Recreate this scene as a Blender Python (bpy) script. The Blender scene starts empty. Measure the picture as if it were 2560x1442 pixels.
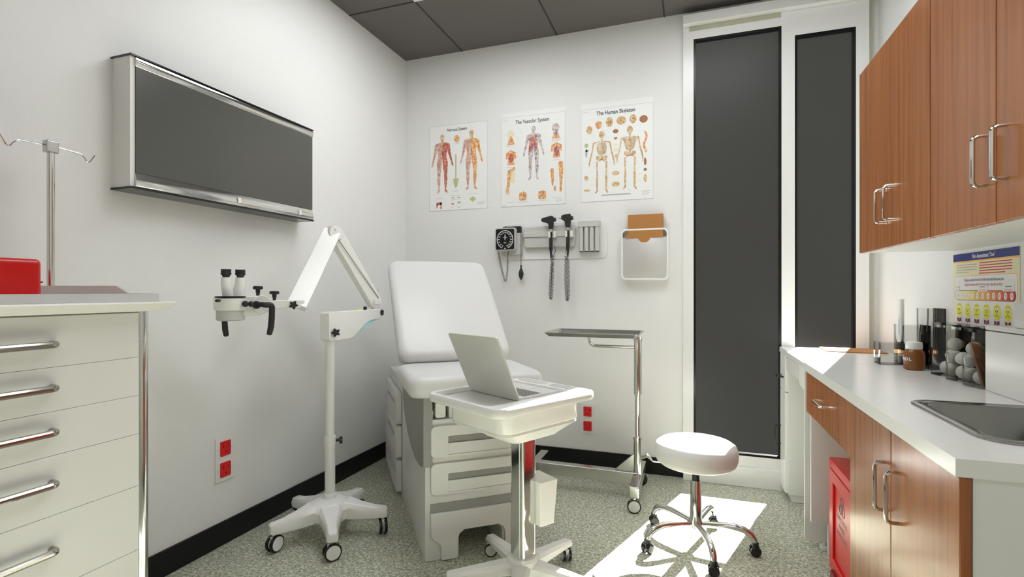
import bpy, bmesh, math, random
from mathutils import Vector as V, Matrix as M
random.seed(7)
SC = bpy.context.scene
COL = SC.collection
PI = math.pi
R_ = math.radians

# ------------------------------------------------------------------ materials
def mat(name, col, rough=.5, metal=0, spec=.5, coat=0, trans=0, emit=None, es=0, bump=None, ior=1.5):
    m = bpy.data.materials.new(name); m.use_nodes = True
    nt = m.node_tree; b = nt.nodes['Principled BSDF']
    b.inputs['Base Color'].default_value = (*col, 1)
    b.inputs['Roughness'].default_value = rough
    b.inputs['Metallic'].default_value = metal
    b.inputs['Specular IOR Level'].default_value = spec
    b.inputs['Coat Weight'].default_value = coat
    b.inputs['Transmission Weight'].default_value = trans
    b.inputs['IOR'].default_value = ior
    if emit:
        b.inputs['Emission Color'].default_value = (*emit, 1); b.inputs['Emission Strength'].default_value = es
    if bump:
        sc_, st = bump
        tc = nt.nodes.new('ShaderNodeTexCoord'); n = nt.nodes.new('ShaderNodeTexNoise'); bp = nt.nodes.new('ShaderNodeBump')
        n.inputs['Scale'].default_value = sc_; n.inputs['Detail'].default_value = 4
        bp.inputs['Strength'].default_value = st; bp.inputs['Distance'].default_value = .01
        nt.links.new(tc.outputs['Object'], n.inputs['Vector']); nt.links.new(n.outputs['Fac'], bp.inputs['Height'])
        nt.links.new(bp.outputs['Normal'], b.inputs['Normal'])
    return m

def ramp_noise(m, scale, stops, detail=6, vec='Object', stretch=(1, 1, 1), kind='noise', rough=.6, dist=0):
    nt = m.node_tree; b = nt.nodes['Principled BSDF']
    tc = nt.nodes.new('ShaderNodeTexCoord'); mp = nt.nodes.new('ShaderNodeMapping'); mp.inputs['Scale'].default_value = stretch
    n = nt.nodes.new('ShaderNodeTexNoise' if kind == 'noise' else 'ShaderNodeTexVoronoi')
    n.inputs['Scale'].default_value = scale
    if kind == 'noise':
        n.inputs['Detail'].default_value = detail; n.inputs['Roughness'].default_value = rough; n.inputs['Distortion'].default_value = dist
    r = nt.nodes.new('ShaderNodeValToRGB'); e = r.color_ramp.elements
    e[0].position, e[0].color = stops[0][0], (*stops[0][1], 1); e[1].position, e[1].color = stops[-1][0], (*stops[-1][1], 1)
    for p, c in stops[1:-1]:
        x = e.new(p); x.color = (*c, 1)
    nt.links.new(tc.outputs[vec], mp.inputs['Vector']); nt.links.new(mp.outputs['Vector'], n.inputs['Vector'])
    nt.links.new(n.outputs['Fac' if kind == 'noise' else 'Distance'], r.inputs['Fac']); nt.links.new(r.outputs['Color'], b.inputs['Base Color'])
    return n, r

def clear(name, tint, gloss_rough=.03, gl=.08, ior=1.45):
    m = bpy.data.materials.new(name); m.use_nodes = True; nt = m.node_tree
    for n in list(nt.nodes):
        if n.type != 'OUTPUT_MATERIAL': nt.nodes.remove(n)
    out = [n for n in nt.nodes if n.type == 'OUTPUT_MATERIAL'][0]
    t = nt.nodes.new('ShaderNodeBsdfTransparent'); t.inputs['Color'].default_value = (*tint, 1)
    g = nt.nodes.new('ShaderNodeBsdfGlossy'); g.inputs['Roughness'].default_value = gloss_rough
    fr = nt.nodes.new('ShaderNodeFresnel'); fr.inputs['IOR'].default_value = ior
    mx = nt.nodes.new('ShaderNodeMixShader')
    nt.links.new(fr.outputs[0], mx.inputs[0]); nt.links.new(t.outputs[0], mx.inputs[1]); nt.links.new(g.outputs[0], mx.inputs[2])
    nt.links.new(mx.outputs[0], out.inputs['Surface'])
    return m

W = {}
W['wall'] = mat('painted_wall', (.80, .80, .79), .42, spec=.45, bump=(90, .05))
ramp_noise(W['wall'], 30, [(.2, (.79, .79, .78)), (.8, (.805, .805, .795))])
W['floor'] = mat('speckled_vinyl', (.4, .4, .35), .34, spec=.4)
n, r = ramp_noise(W['floor'], 105, [(.36, (.21, .22, .16)), (.47, (.36, .37, .285)), (.56, (.50, .51, .41)), (.66, (.72, .725, .63))], detail=2, rough=.55, dist=.8)
W['ceil'] = mat('dark_mesh_tile', (.05, .047, .044), .85)
nt = W['ceil'].node_tree
tc = nt.nodes.new('ShaderNodeTexCoord'); ck = nt.nodes.new('ShaderNodeTexVoronoi'); ck.inputs['Scale'].default_value = 160
ck.inputs['Randomness'].default_value = .1
rr = nt.nodes.new('ShaderNodeValToRGB'); rr.color_ramp.elements[0].position = .25; rr.color_ramp.elements[0].color = (.085, .078, .073, 1)
rr.color_ramp.elements[1].position = .5; rr.color_ramp.elements[1].color = (.16, .148, .138, 1)
nt.links.new(tc.outputs['Object'], ck.inputs['Vector']); nt.links.new(ck.outputs['Distance'], rr.inputs['Fac'])
nt.links.new(rr.outputs['Color'], nt.nodes['Principled BSDF'].inputs['Base Color'])
W['grid'] = mat('ceiling_grid_dark', (.03, .028, .026), .7)
W['base'] = mat('black_baseboard_rubber', (.006, .006, .006), .35, spec=.3)
W['trimw'] = mat('white_frame_paint', (.80, .80, .79), .25)
W['olive'] = mat('olive_gap', (.40, .40, .30), .7)
W['gasket'] = mat('black_gasket', (.006, .006, .006), .25, spec=.3)
W['pane'] = clear('tinted_window_pane', (.90, .90, .885), .38, ior=1.22)
W['white'] = mat('white_enamel', (.80, .80, .78), .32)
W['whiteg'] = mat('white_gloss_plastic', (.84, .84, .82), .22)
W['cartw'] = mat('cart_white_plastic', (.66, .66, .64), .35)
W['lines'] = mat('cart_gap', (.9, .9, .87), .5)
W['grey'] = mat('light_grey_plastic', (.55, .55, .52), .4)
W['greym'] = mat('grey_side_panel', (.27, .27, .25), .45)
W['greyd'] = mat('recess_grey', (.30, .30, .28), .5)
W['table'] = mat('exam_table_body', (.70, .70, .68), .38)
W['vinyl'] = mat('white_vinyl_upholstery', (.69, .69, .675), .38, bump=(14, .06))
W['black'] = mat('black_rubber', (.012, .012, .011), .5)
W['blackg'] = mat('black_gloss', (.008, .008, .008), .18)
W['chrome'] = mat('polished_chrome', (.72, .72, .70), .10, metal=1)
W['steel'] = mat('brushed_steel', (.54, .54, .52), .22, metal=1)
W['handlem'] = mat('dark_bar_chrome', (.42, .40, .37), .16, metal=1)
W['sinkm'] = mat('sink_steel', (.33, .33, .32), .2, metal=1)
W['steelb'] = mat('satin_steel', (.62, .62, .60), .35, metal=1)
W['dark'] = mat('dark_screen', (.085, .085, .078), .22, spec=.5)
W['red'] = mat('red_plastic', (.62, .006, .008), .28)
W['redd'] = mat('dark_red_plastic', (.18, .004, .006), .3)
W['redo'] = mat('outlet_red', (.72, .008, .012), .35)
W['cyan'] = mat('pale_cyan_plastic', (.42, .78, .80), .4)
W['lime'] = mat('lime_plastic', (.62, .85, .12), .4)
W['counter'] = mat('white_laminate', (.78, .78, .76), .22)
W['sidew'] = mat('white_melamine', (.74, .745, .72), .35)
W['kraft'] = mat('kraft_card', (.40, .175, .042), .6)
W['brownb'] = mat('amber_brown_plastic', (.20, .068, .012), .25)
W['wooden'] = mat('wooden_stick', (.22, .10, .045), .5)
W['cotton'] = mat('cotton', (.78, .78, .76), .9, bump=(60, .3))
W['smoke'] = clear('smoked_acrylic', (.915, .915, .905), .08, ior=1.2)
W['pocket'] = mat('pocket_metal', (.90, .90, .89), .35, metal=.85)
W['acryl'] = clear('clear_acrylic', (.90, .905, .90), .04, ior=1.35)
W['edge'] = mat('acrylic_dark_edge', (.03, .03, .03), .15)
W['paper'] = mat('poster_paper', (.84, .85, .835), .35)
W['alum'] = mat('laptop_aluminium', (.72, .72, .68), .38, metal=.2)
W['key'] = mat('laptop_key', (.20, .20, .19), .5)
W['lamp'] = mat('lamp_diffuser', (1, 1, 1), .5, emit=(.96, .985, 1), es=8.5)
def flat(name, col): return mat(name, col, .45)
W['ink'] = flat('ink_dark', (.06, .06, .065)); W['inkl'] = flat('ink_grey', (.42, .43, .43)); W['inkb'] = flat('print_pale_blue', (.66, .71, .76))
W['fleshr'] = flat('print_muscle_red', (.48, .07, .045)); ramp_noise(W['fleshr'], 60, [(.35, (.40, .06, .045)), (.5, (.50, .13, .09)), (.65, (.70, .36, .25))])
W['fleshp'] = flat('print_flesh_pink', (.6, .33, .26)); ramp_noise(W['fleshp'], 45, [(.35, (.42, .20, .16)), (.5, (.60, .36, .29)), (.65, (.74, .56, .47))])
W['fleshg'] = flat('print_flesh_grey', (.5, .45, .43)); ramp_noise(W['fleshg'], 50, [(.35, (.33, .12, .10)), (.48, (.52, .46, .44)), (.65, (.70, .68, .65))])
W['orange'] = flat('print_orange', (.72, .34, .12)); ramp_noise(W['orange'], 60, [(.35, (.62, .17, .07)), (.5, (.74, .38, .14)), (.65, (.84, .60, .36))])
W['bone'] = flat('print_bone', (.66, .44, .20)); ramp_noise(W['bone'], 60, [(.35, (.46, .25, .09)), (.5, (.64, .43, .21)), (.65, (.76, .63, .42))])
W['boned'] = flat('print_bone_dark', (.36, .15, .05)); W['olivep'] = flat('print_olive', (.50, .50, .26)); W['bluep'] = flat('print_vein_blue', (.12, .16, .42)); W['teal'] = flat('print_teal', (.10, .45, .40))
W['navy'] = flat('print_navy', (.018, .03, .19)); W['gold'] = flat('print_gold', (.80, .42, .05)); W['cream'] = flat('print_cream', (.80, .74, .52)); W['maroon'] = flat('print_maroon', (.19, .012, .06))
W['yellow'] = flat('print_yellow', (.80, .78, .02)); W['wht'] = flat('print_white', (.86, .86, .85)); W['redt'] = flat('print_red_text', (.50, .05, .06))
for i, c in enumerate([(.84, .83, .72), (.82, .76, .50), (.80, .68, .32), (.78, .58, .18), (.76, .46, .09), (.76, .38, .06), (.74, .29, .05), (.70, .20, .04), (.66, .13, .03), (.60, .07, .025), (.55, .035, .025)]):
    W['sc%d' % i] = flat('print_scale_tone', c)

def wood(name, light, mid, dark, rough=.26):
    m = mat(name, mid, rough, spec=.45, coat=.15)
    nt = m.node_tree; b = nt.nodes['Principled BSDF']; b.inputs['Coat Roughness'].default_value = .12
    tc = nt.nodes.new('ShaderNodeTexCoord')
    def noise(sc, st, det, dist=0):
        mp = nt.nodes.new('ShaderNodeMapping'); mp.inputs['Scale'].default_value = st
        n = nt.nodes.new('ShaderNodeTexNoise'); n.inputs['Scale'].default_value = sc; n.inputs['Detail'].default_value = det; n.inputs['Distortion'].default_value = dist
        nt.links.new(tc.outputs['Object'], mp.inputs['Vector']); nt.links.new(mp.outputs['Vector'], n.inputs['Vector']); return n
    a = noise(5, (9, 9, .35), 5, .35); c = noise(60, (7, 7, .06), 3); d = noise(2.2, (22, 22, .25), 2, .6)
    r = nt.nodes.new('ShaderNodeValToRGB'); e = r.color_ramp.elements
    e[0].position = .22; e[0].color = (*dark, 1); e[1].position = .74; e[1].color = (*light, 1); x = e.new(.50); x.color = (*mid, 1)
    m1 = nt.nodes.new('ShaderNodeMath'); m1.operation = 'MULTIPLY_ADD'; m1.inputs[1].default_value = .35
    nt.links.new(c.outputs['Fac'], m1.inputs[0]); 
    m2 = nt.nodes.new('ShaderNodeMath'); m2.operation = 'MULTIPLY'; m2.inputs[1].default_value = .65
    nt.links.new(a.outputs['Fac'], m2.inputs[0]); nt.links.new(m2.outputs[0], m1.inputs[2]); nt.links.new(m1.outputs[0], r.inputs['Fac'])
    r2 = nt.nodes.new('ShaderNodeValToRGB'); r2.color_ramp.elements[0].position = .33; r2.color_ramp.elements[0].color = (.55, .45, .40, 1)
    r2.color_ramp.elements[1].position = .42; r2.color_ramp.elements[1].color = (1, 1, 1, 1)
    nt.links.new(d.outputs['Fac'], r2.inputs['Fac'])
    mx = nt.nodes.new('ShaderNodeMix'); mx.data_type = 'RGBA'; mx.blend_type = 'MULTIPLY'; mx.inputs[0].default_value = .35
    nt.links.new(r.outputs['Color'], mx.inputs[6]); nt.links.new(r2.outputs['Color'], mx.inputs[7]); nt.links.new(mx.outputs[2], b.inputs['Base Color'])
    return m
W['wood'] = wood('walnut_laminate', (.41, .150, .040), (.315, .104, .024), (.17, .050, .012))

# ------------------------------------------------------------------ geometry helper
def rrect(x0, x1, y0, y1, r, n=5):
    pts = []
    for cx, cy, a0 in ((x1 - r, y1 - r, 0), (x0 + r, y1 - r, 90), (x0 + r, y0 + r, 180), (x1 - r, y0 + r, 270)):
        for i in range(n + 1):
            a = R_(a0 + 90 * i / n); pts.append((cx + r * math.cos(a), cy + r * math.sin(a)))
    return pts
def circle(cx, cy, r, n=24, ry=None):
    ry = ry or r
    return [(cx + r * math.cos(2 * PI * i / n), cy + ry * math.sin(2 * PI * i / n)) for i in range(n)]
class B:
    def __init__(s): s.bm = bmesh.new(); s.k = 0
    def loft(s, loops, cap=True, closed=True, loop_closed=True):
        rows = [[s.bm.verts.new(p) for p in L] for L in loops]
        n = len(rows[0])
        for a, b in zip(rows, rows[1:]):
            for i in range(n if loop_closed else n - 1):
                j = (i + 1) % n
                try: s.bm.faces.new((a[i], a[j], b[j], b[i]))
                except ValueError: pass
        if cap:
            s.bm.faces.new(list(reversed(rows[0]))); s.bm.faces.new(rows[-1])
        return s
    def box(s, x0, x1, y0, y1, z0, z1, m=None):
        L = [[V((x0, y0, z)), V((x1, y0, z)), V((x1, y1, z)), V((x0, y1, z))] for z in (z0, z1)]
        if m: L = [[m @ p for p in l] for l in L]
        return s.loft(L)
    def prism(s, poly, d0, d1, plane='xy', inner=None):
        def P(p, d): return {'xy': (p[0], p[1], d), 'xz': (p[0], d, p[1]), 'yz': (d, p[0], p[1])}[plane]
        if inner is None:
            return s.loft([[P(p, d0) for p in poly], [P(p, d1) for p in poly]])
        o0 = [s.bm.verts.new(P(p, d0)) for p in poly]; o1 = [s.bm.verts.new(P(p, d1)) for p in poly]
        i0 = [s.bm.verts.new(P(p, d0)) for p in inner]; i1 = [s.bm.verts.new(P(p, d1)) for p in inner]
        n = len(poly)
        for k in range(n):
            j = (k + 1) % n
            for q in ((o0[k], o0[j], o1[j], o1[k]), (i0[j], i0[k], i1[k], i1[j]), (o1[k], o1[j], i1[j], i1[k]), (o0[j], o0[k], i0[k], i0[j])):
                s.bm.faces.new(q)
        return s
    def cyl(s, p0, p1, r0, r1=None, n=20, cap=True):
        r1 = r0 if r1 is None else r1
        p0, p1 = V(p0), V(p1); d = (p1 - p0).normalized()
        u = d.orthogonal().normalized(); w = d.cross(u)
        return s.loft([[p + r * (math.cos(2 * PI * i / n) * u + math.sin(2 * PI * i / n) * w) for i in range(n)] for p, r in ((p0, r0), (p1, r1))], cap)
    def tube(s, pts, r, n=8, cap=True, flat=1.0):
        pts = [V(p) for p in pts]
        rad = r if isinstance(r, (list, tuple)) else [r] * len(pts)
        t = (pts[1] - pts[0]).normalized(); u = t.orthogonal().normalized(); rows = []
        for k, p in enumerate(pts):
            a = pts[max(k - 1, 0)]; b = pts[min(k + 1, len(pts) - 1)]; t2 = (b - a).normalized()
            u = (u - t2 * u.dot(t2)).normalized(); w = t2.cross(u)
            rows.append([p + rad[k] * (math.cos(2 * PI * i / n) * u + flat * math.sin(2 * PI * i / n) * w) for i in range(n)])
        return s.loft(rows, cap)
    def lathe(s, prof, c=(0, 0, 0), n=28, axis='z'):
        rows = []
        for r, z in prof:
            r = max(r, .0002)
            row = []
            for i in range(n):
                a = 2 * PI * i / n; x, y = r * math.cos(a), r * math.sin(a)
                row.append(V(c) + V({'z': (x, y, z), 'x': (z, x, y), 'y': (x, z, y)}[axis]))
            rows.append(row)
        return s.loft(rows)
    def ball(s, c, r, sz=1, n=14, k=8):
        return s.lathe([(r * math.sin(PI * i / k), -r * sz * math.cos(PI * i / k)) for i in range(k + 1)], c, n)
    def bar(s, p0, p1, w, h, side=(1, 0, 0)):
        p0, p1 = V(p0), V(p1); t = (p1 - p0).normalized(); u = V(side); u = (u - t * u.dot(t)).normalized(); v = t.cross(u)
        return s.loft([[p + a * w / 2 * u + b * h / 2 * v for a, b in ((-1, -1), (1, -1), (1, 1), (-1, 1))] for p in (p0, p1)])
    def poly(s, pts, z=0):
        s.k += 1; z += s.k * 1.5e-5
        s.bm.faces.new([s.bm.verts.new((p[0], p[1], z)) for p in pts]); return s
    def limb(s, p0, r0, p1, r1, z=0, n=6):
        d = V((p1[0] - p0[0], p1[1] - p0[1])); a = math.atan2(d.y, d.x); pts = []
        for i in range(n + 1):
            b = a + PI / 2 + PI * i / n; pts.append((p0[0] + r0 * math.cos(b), p0[1] + r0 * math.sin(b)))
        for i in range(n + 1):
            b = a - PI / 2 + PI * i / n; pts.append((p1[0] + r1 * math.cos(b), p1[1] + r1 * math.sin(b)))
        return s.poly(pts, z)
    def build(s, name, m, parent=None, bevel=0, seg=3, ang=35, label=None, kind=None, loc=None, rot=None, weld=False):
        bmesh.ops.recalc_face_normals(s.bm, faces=s.bm.faces)
        me = bpy.data.meshes.new(name); s.bm.to_mesh(me); s.bm.free()
        me.shade_smooth(); me.set_sharp_from_angle(angle=R_(ang))
        me.materials.append(W[m] if isinstance(m, str) else m)
        o = bpy.data.objects.new(name, me); COL.objects.link(o)
        if parent: o.parent = parent
        if loc: o.location = loc
        if rot: o.rotation_euler = rot
        if bevel:
            md = o.modifiers.new('bevel', 'BEVEL'); md.width = bevel; md.segments = seg; md.limit_method = 'ANGLE'; md.angle_limit = R_(40); md.harden_normals = True
        if label: o['label'] = label
        if kind: o['kind'] = kind
        return o
def thing(name, label, cat, loc=(0, 0, 0), rot=(0, 0, 0), group=None):
    o = bpy.data.objects.new(name, None); COL.objects.link(o); o.location = loc; o.rotation_euler = rot; o.empty_display_size = .1
    o['label'] = label; o['category'] = cat
    if group: o['group'] = group
    return o
def tag(o, label, cat, group=None):
    o['label'] = label; o['category'] = cat
    if group: o['group'] = group
    return o
def copy_tree(o, parent=None):
    c = o.copy(); COL.objects.link(c)
    if parent: c.parent = parent
    for ch in list(o.children): copy_tree(ch, c)
    return c
def text(s, size, m, parent, loc, align='CENTER', name='lettering', sx=1, rot=None, bold=0, shear=0):
    cu = bpy.data.curves.new('txt', 'FONT'); cu.body = s; cu.size = size; cu.align_x = align; cu.align_y = 'CENTER'; cu.offset = bold; cu.shear = shear; cu.resolution_u = 3
    t = bpy.data.objects.new('txt', cu); COL.objects.link(t)
    me = bpy.data.meshes.new_from_object(t.evaluated_get(bpy.context.evaluated_depsgraph_get()))
    bpy.data.objects.remove(t); bpy.data.curves.remove(cu)
    me.materials.clear(); me.materials.append(W[m]); me.name = name
    for v in me.vertices: v.co.x *= sx
    o = bpy.data.objects.new(name, me); COL.objects.link(o); o.parent = parent; o.location = loc
    if rot: o.rotation_euler = rot
    return o
def arc(c, r, a0, a1, n, ax=0, ay=2):
    out = []
    for i in range(n + 1):
        a = R_(a0 + (a1 - a0) * i / n); p = list(c); p[ax] += r * math.cos(a); p[ay] += r * math.sin(a); out.append(tuple(p))
    return out
def bow(p0, p1, out, r=.006, m='chrome', parent=None, name='handle', rc=.012):
    """bent bar handle from foot p0 to foot p1 standing off by vector out"""
    p0, p1, out = V(p0), V(p1), V(out); d = (p1 - p0).normalized(); o = out.normalized(); L = out.length; pts = [p0]
    for i in range(5):
        a = PI / 2 * i / 4; pts.append(p0 + o * (L - rc + rc * math.sin(a)) + d * (rc - rc * math.cos(a)))
    for i in range(5):
        a = PI / 2 * (1 - i / 4); pts.append(p1 + o * (L - rc + rc * math.sin(a)) - d * (rc - rc * math.cos(a)))
    pts.append(p1)
    return B().tube(pts, r, 10, flat=1).build(name, m, parent)
def star_knob(parent, c, axis, r=.017, name='knob', m='black'):
    axis = V(axis).normalized(); u = axis.orthogonal().normalized(); w = axis.cross(u); c = V(c)
    pts = []
    for i in range(40):
        a = 2 * PI * i / 40; q = r * (.80 + .20 * math.cos(5 * a)); pts.append((q * math.cos(a), q * math.sin(a)))
    b = B().loft([[c + axis * h + k * (p[0] * u + p[1] * w) for p in pts] for h, k in ((0, .85), (.003, 1), (.011, 1), (.014, .85))])
    b.cyl(c - axis * .016, c, .007)
    return b.build(name, m, parent)
def caster(parent, c, rz, r=.036, m_wheel='white', tire='black', w=.015, twin=True, hood='white', top=.02):
    """c = floor contact point under the swivel; rz heading"""
    x, y, z = c
    o = B().cyl((0, 0, 2 * r - .012), (0, 0, 2 * r + top), .009).prism(rrect(-.02, .022, -.011, .011, .009), 2 * r - .022, 2 * r - .004)
    o.box(-.012, .012, -.004, .004, r - .004, 2 * r - .01)
    c_ = o.build('caster', hood, parent, loc=(x, y, z), rot=(0, 0, rz), bevel=.002)
    for sy in ((-1, 1) if twin else (0,)):
        y0 = sy * .012; 
        t = B().lathe([(r * .8, -w / 2), (r * .96, -w / 2), (r, -w / 4), (r, w / 4), (r * .96, w / 2), (r * .8, w / 2)], (0, y0, r), 28, 'y').build('wheel', tire, c_)
        B().lathe([(r * .80, -w / 2 - .0015), (r * .82, 0), (r * .80, w / 2 + .0015)], (0, y0, r), 28, 'y').build('hubcap', m_wheel, c_)
    return c_
# ------------------------------------------------------------------ the room
XL, XR, YB, YF, ZC = -2.012, .968, 3.335, -1.3, 2.862
def struct(o): o['kind'] = 'structure'; return o
struct(B().box(XL - .1, XR + .1, YF - .1, YB + .12, -.1, 0).build('floor', 'floor'))
LX0, LX1, LY0, LY1 = -1.55, -.86, 1.975, 2.665
gx = [-1.548, -.852, -.163, .53]; gy = [2.667, 1.975, 1.283, .591, -.1, -.79]
struct(B().box(XL - .1, XR + .1, YF - .1, YB + .12, ZC, ZC + .1).build('ceiling', 'ceil'))
g = B()
for x in gx: g.box(x - .004, x + .004, YF, YB - .001, ZC - .003, ZC + .004)
for y in gy: g.box(XL + .001, XR - .001, y - .004, y + .004, ZC - .0032, ZC + .0038)
struct(g.build('trim_1', 'grid'))
struct(B().box(XL - .1, XL, YF, YB, 0, ZC).build('wall_left', 'wall'))
struct(B().box(XR, XR + .1, YF, YB + .12, 0, ZC).build('wall_right', 'wall'))
struct(B().box(XL - .1, XR + .1, YF - .1, YF, 0, ZC).build('wall_front', 'wall'))
b = B().box(XL - .1, -.051, YB, YB + .12, 0, ZC).box(-.051, .93, YB, YB + .12, 2.822, ZC).box(.93, XR, YB, YB + .12, 0, ZC)
struct(b.build('wall_back', 'wall'))
struct(B().box(XL, XL + .012, YF, YB, 0, .106).build('baseboard_left', 'base', bevel=.003))
struct(B().box(XL + .012, -.052, YB - .012, YB, 0, .106).build('baseboard_back', 'base', bevel=.003))
struct(B().box(XL + .012, XR, YF, YF + .012, 0, .106).build('baseboard_front', 'base', bevel=.003))
# door in the wall behind the camera
d = struct(B().box(-1.1, -.2, YF, YF + .035, 0.005, 2.1).build('door_1', 'wood', bevel=.003))
B().box(-1.17, -1.1, YF, YF + .05, 0, 2.17).box(-.2, -.13, YF, YF + .05, 0, 2.17).box(-1.1, -.2, YF, YF + .05, 2.1, 2.17).build('door_frame', 'trimw', d)
B().cyl((-.28, YF + .035, 1.0), (-.28, YF + .09, 1.0), .01).cyl((-.28, YF + .085, 1.0), (-.40, YF + .085, 1.0), .009).build('door_handle', 'chrome', d)
# window wall unit: white frame with two tall tinted lights
Y0, Y1 = 3.30, 3.345
w1 = (.009, .487, .178, 2.678); w2 = (.555, .855, .178, 2.612)
fr = B()
fr.box(-.051, w1[0], Y0, Y1, .115, 2.822).box(w1[1], w2[0], Y0, Y1, .115, 2.822).box(w2[1], .918, Y0, Y1, .115, 2.822)
fr.box(w1[0], w1[1], Y0, Y1, .115, w1[2]).box(w1[0], w1[1], Y0, Y1, w1[3], 2.822)
fr.box(w2[0], w2[1], Y0, Y1, .115, w2[2]).box(w2[0], w2[1], Y0, Y1, w2[3], 2.822)
struct(fr.build('trim_2', 'trimw'))
struct(B().box(-.051, .918, 3.285, 3.345, 0, .115).build('trim_3', 'trimw', bevel=.003))
struct(B().box(-.051, .93, 3.255, 3.2995, 2.756, 2.812).build('trim_4', 'trimw', bevel=.002))
struct(B().box(-.016, .484, 3.296, 3.2998, 2.728, 2.756).build('trim_shadow_gap', 'olive'))  # olive strip paints the shadow gap under the header
struct(B().box(.918, .930, 3.305, 3.345, 0, 2.756).build('trim_6', 'olive'))
for k, (x0, x1, z0, z1) in enumerate((w1, w2)):
    o = struct(B().prism([(x0, z0), (x1, z0), (x1, z1), (x0, z1)], 3.302, 3.335, 'xz', inner=[(x0 + .013, z0 + .013), (x1 - .013, z0 + .013), (x1 - .013, z1 - .013), (x0 + .013, z1 - .013)]).build('window_%d' % (k + 1), 'gasket'))
    B().box(x0 + .012, x1 - .012, 3.322, 3.328, z0 + .012, z1 - .012).build('window_pane', 'pane', o)
# ceiling grid lamps; last two unseen, added to brighten the room
lamps = [(LX0, LY0), (LX0 + .692 * 2, LY0), (LX0 + .692, LY0 - .692), (LX0 + .692 * 2, LY0 - .692 * 4)]
lab = ['square white ceiling light above the exam table, its corner showing at the top edge', 'square white ceiling light near the windows', 'square white ceiling light added unseen in the middle of the ceiling', 'square white ceiling light added unseen by the wall behind the viewer']
for k, (x, y) in enumerate(lamps):
    t = thing('ceiling_light', lab[k], 'light', (x + .346, y + .346, ZC), group='square lights in the dark ceiling')
    B().prism([(-.343, -.343), (.343, -.343), (.343, .343), (-.343, .343)], -.006, -.0005, 'xy', inner=[(-.325, -.325), (.325, -.325), (.325, .325), (-.325, .325)]).build('light_frame', 'trimw', t)
    B().box(-.325, .325, -.325, .325, -.004, -.001).build('diffuser', 'lamp', t)

# ------------------------------------------------------------------ left wall: x-ray light box
t = thing('light_box', 'long wall light box with dark grey panel between black plates, on the left wall', 'light box', (XL, 1.287, 1.522))
bw, bh, bd = .938, .484, .103      # along y, z, x
B().box(0, bd - .006, 0, bw, .006, bh - .004).build('housing', 'white', t)
B().box(0, bd + .006, -.004, bw + .002, -.002, .006).build('bottom_plate', 'blackg', t, label='black bottom plate')
B().box(0, bd + .004, -.004, bw + .002, bh - .004, bh + .002).build('top_plate', 'blackg', t, label='black top plate')
B().box(bd - .006, bd - .001, .018, bw - .002, .06, .446).build('viewing_panel', 'dark', t, label='dark grey viewing panel')
prof = [(bd - .006, .006), (bd + .001, .008), (bd + .004, .018), (bd + .003, .034), (bd - .001, .05), (bd - .004, .06), (bd - .006, .06)]
B().loft([[(p[0], y, p[1]) for p in prof] for y in (.016, bw + .001)]).build('bottom_rail', 'chrome', t, label='shiny metal bottom rail')
prof = [(bd - .006, .446), (bd - .001, .446), (bd + .003, .455), (bd + .004, .465), (bd + .001, .477), (bd - .006, .479)]
B().loft([[(p[0], y, p[1]) for p in prof] for y in (.016, bw + .001)]).build('top_rail', 'chrome', t, label='shiny metal top rail')
for y in (.455, .83): B().box(bd + .003, bd + .009, y, y + .016, .018, .044).build('switch', 'whiteg', t, bevel=.002)

# ------------------------------------------------------------------ red outlets
def outlet(name, label, loc, rz, w, h, recs):
    t = thing(name, label, 'outlet', loc, (0, 0, rz))
    B().prism(rrect(0, w, 0, h, .004), -.006, 0, 'xz').build('cover_plate', 'white', t, bevel=.0015)
    for (x0, x1, z0, z1) in recs:
        r = B().prism(rrect(x0, x1, z0, z1, .005), -.010, -.0055, 'xz').build('receptacle', 'redo', t, bevel=.001, label='red receptacle')
        cx = (x0 + x1) / 2; wz = (z1 - z0)
        B().box(cx - .014, cx - .011, -.0108, -.0095, z0 + .56 * wz, z0 + .80 * wz).box(cx + .011, cx + .014, -.0108, -.0095, z0 + .56 * wz, z0 + .80 * wz).box(cx - .004, cx + .004, -.0108, -.0095, z0 + .22 * wz, z0 + .32 * wz).build('slot', 'black', r)
        B().cyl((x0 - .009, -.0075, (z0 + z1) / 2), (x0 - .009, -.005, (z0 + z1) / 2), .0028, n=8).build('screw', 'steelb', t)
        B().cyl((x1 + .009, -.0075, (z0 + z1) / 2), (x1 + .009, -.005, (z0 + z1) / 2), .0028, n=8).build('screw', 'steelb', t)
outlet('wall_outlet', 'red double power outlet on a white plate, on the left wall below the light box', (XL, 1.718, .288), PI / 2, .10, .200,
       [(.022, .077, .113, .180), (.022, .077, .018, .084)])
outlet('wall_outlet', 'red double power outlet low on the back wall, right of the exam table', (-.700, YB, .215), 0, .11, .195,
       [(.028, .081, .113, .177), (.028, .082, .019, .082)])

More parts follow.
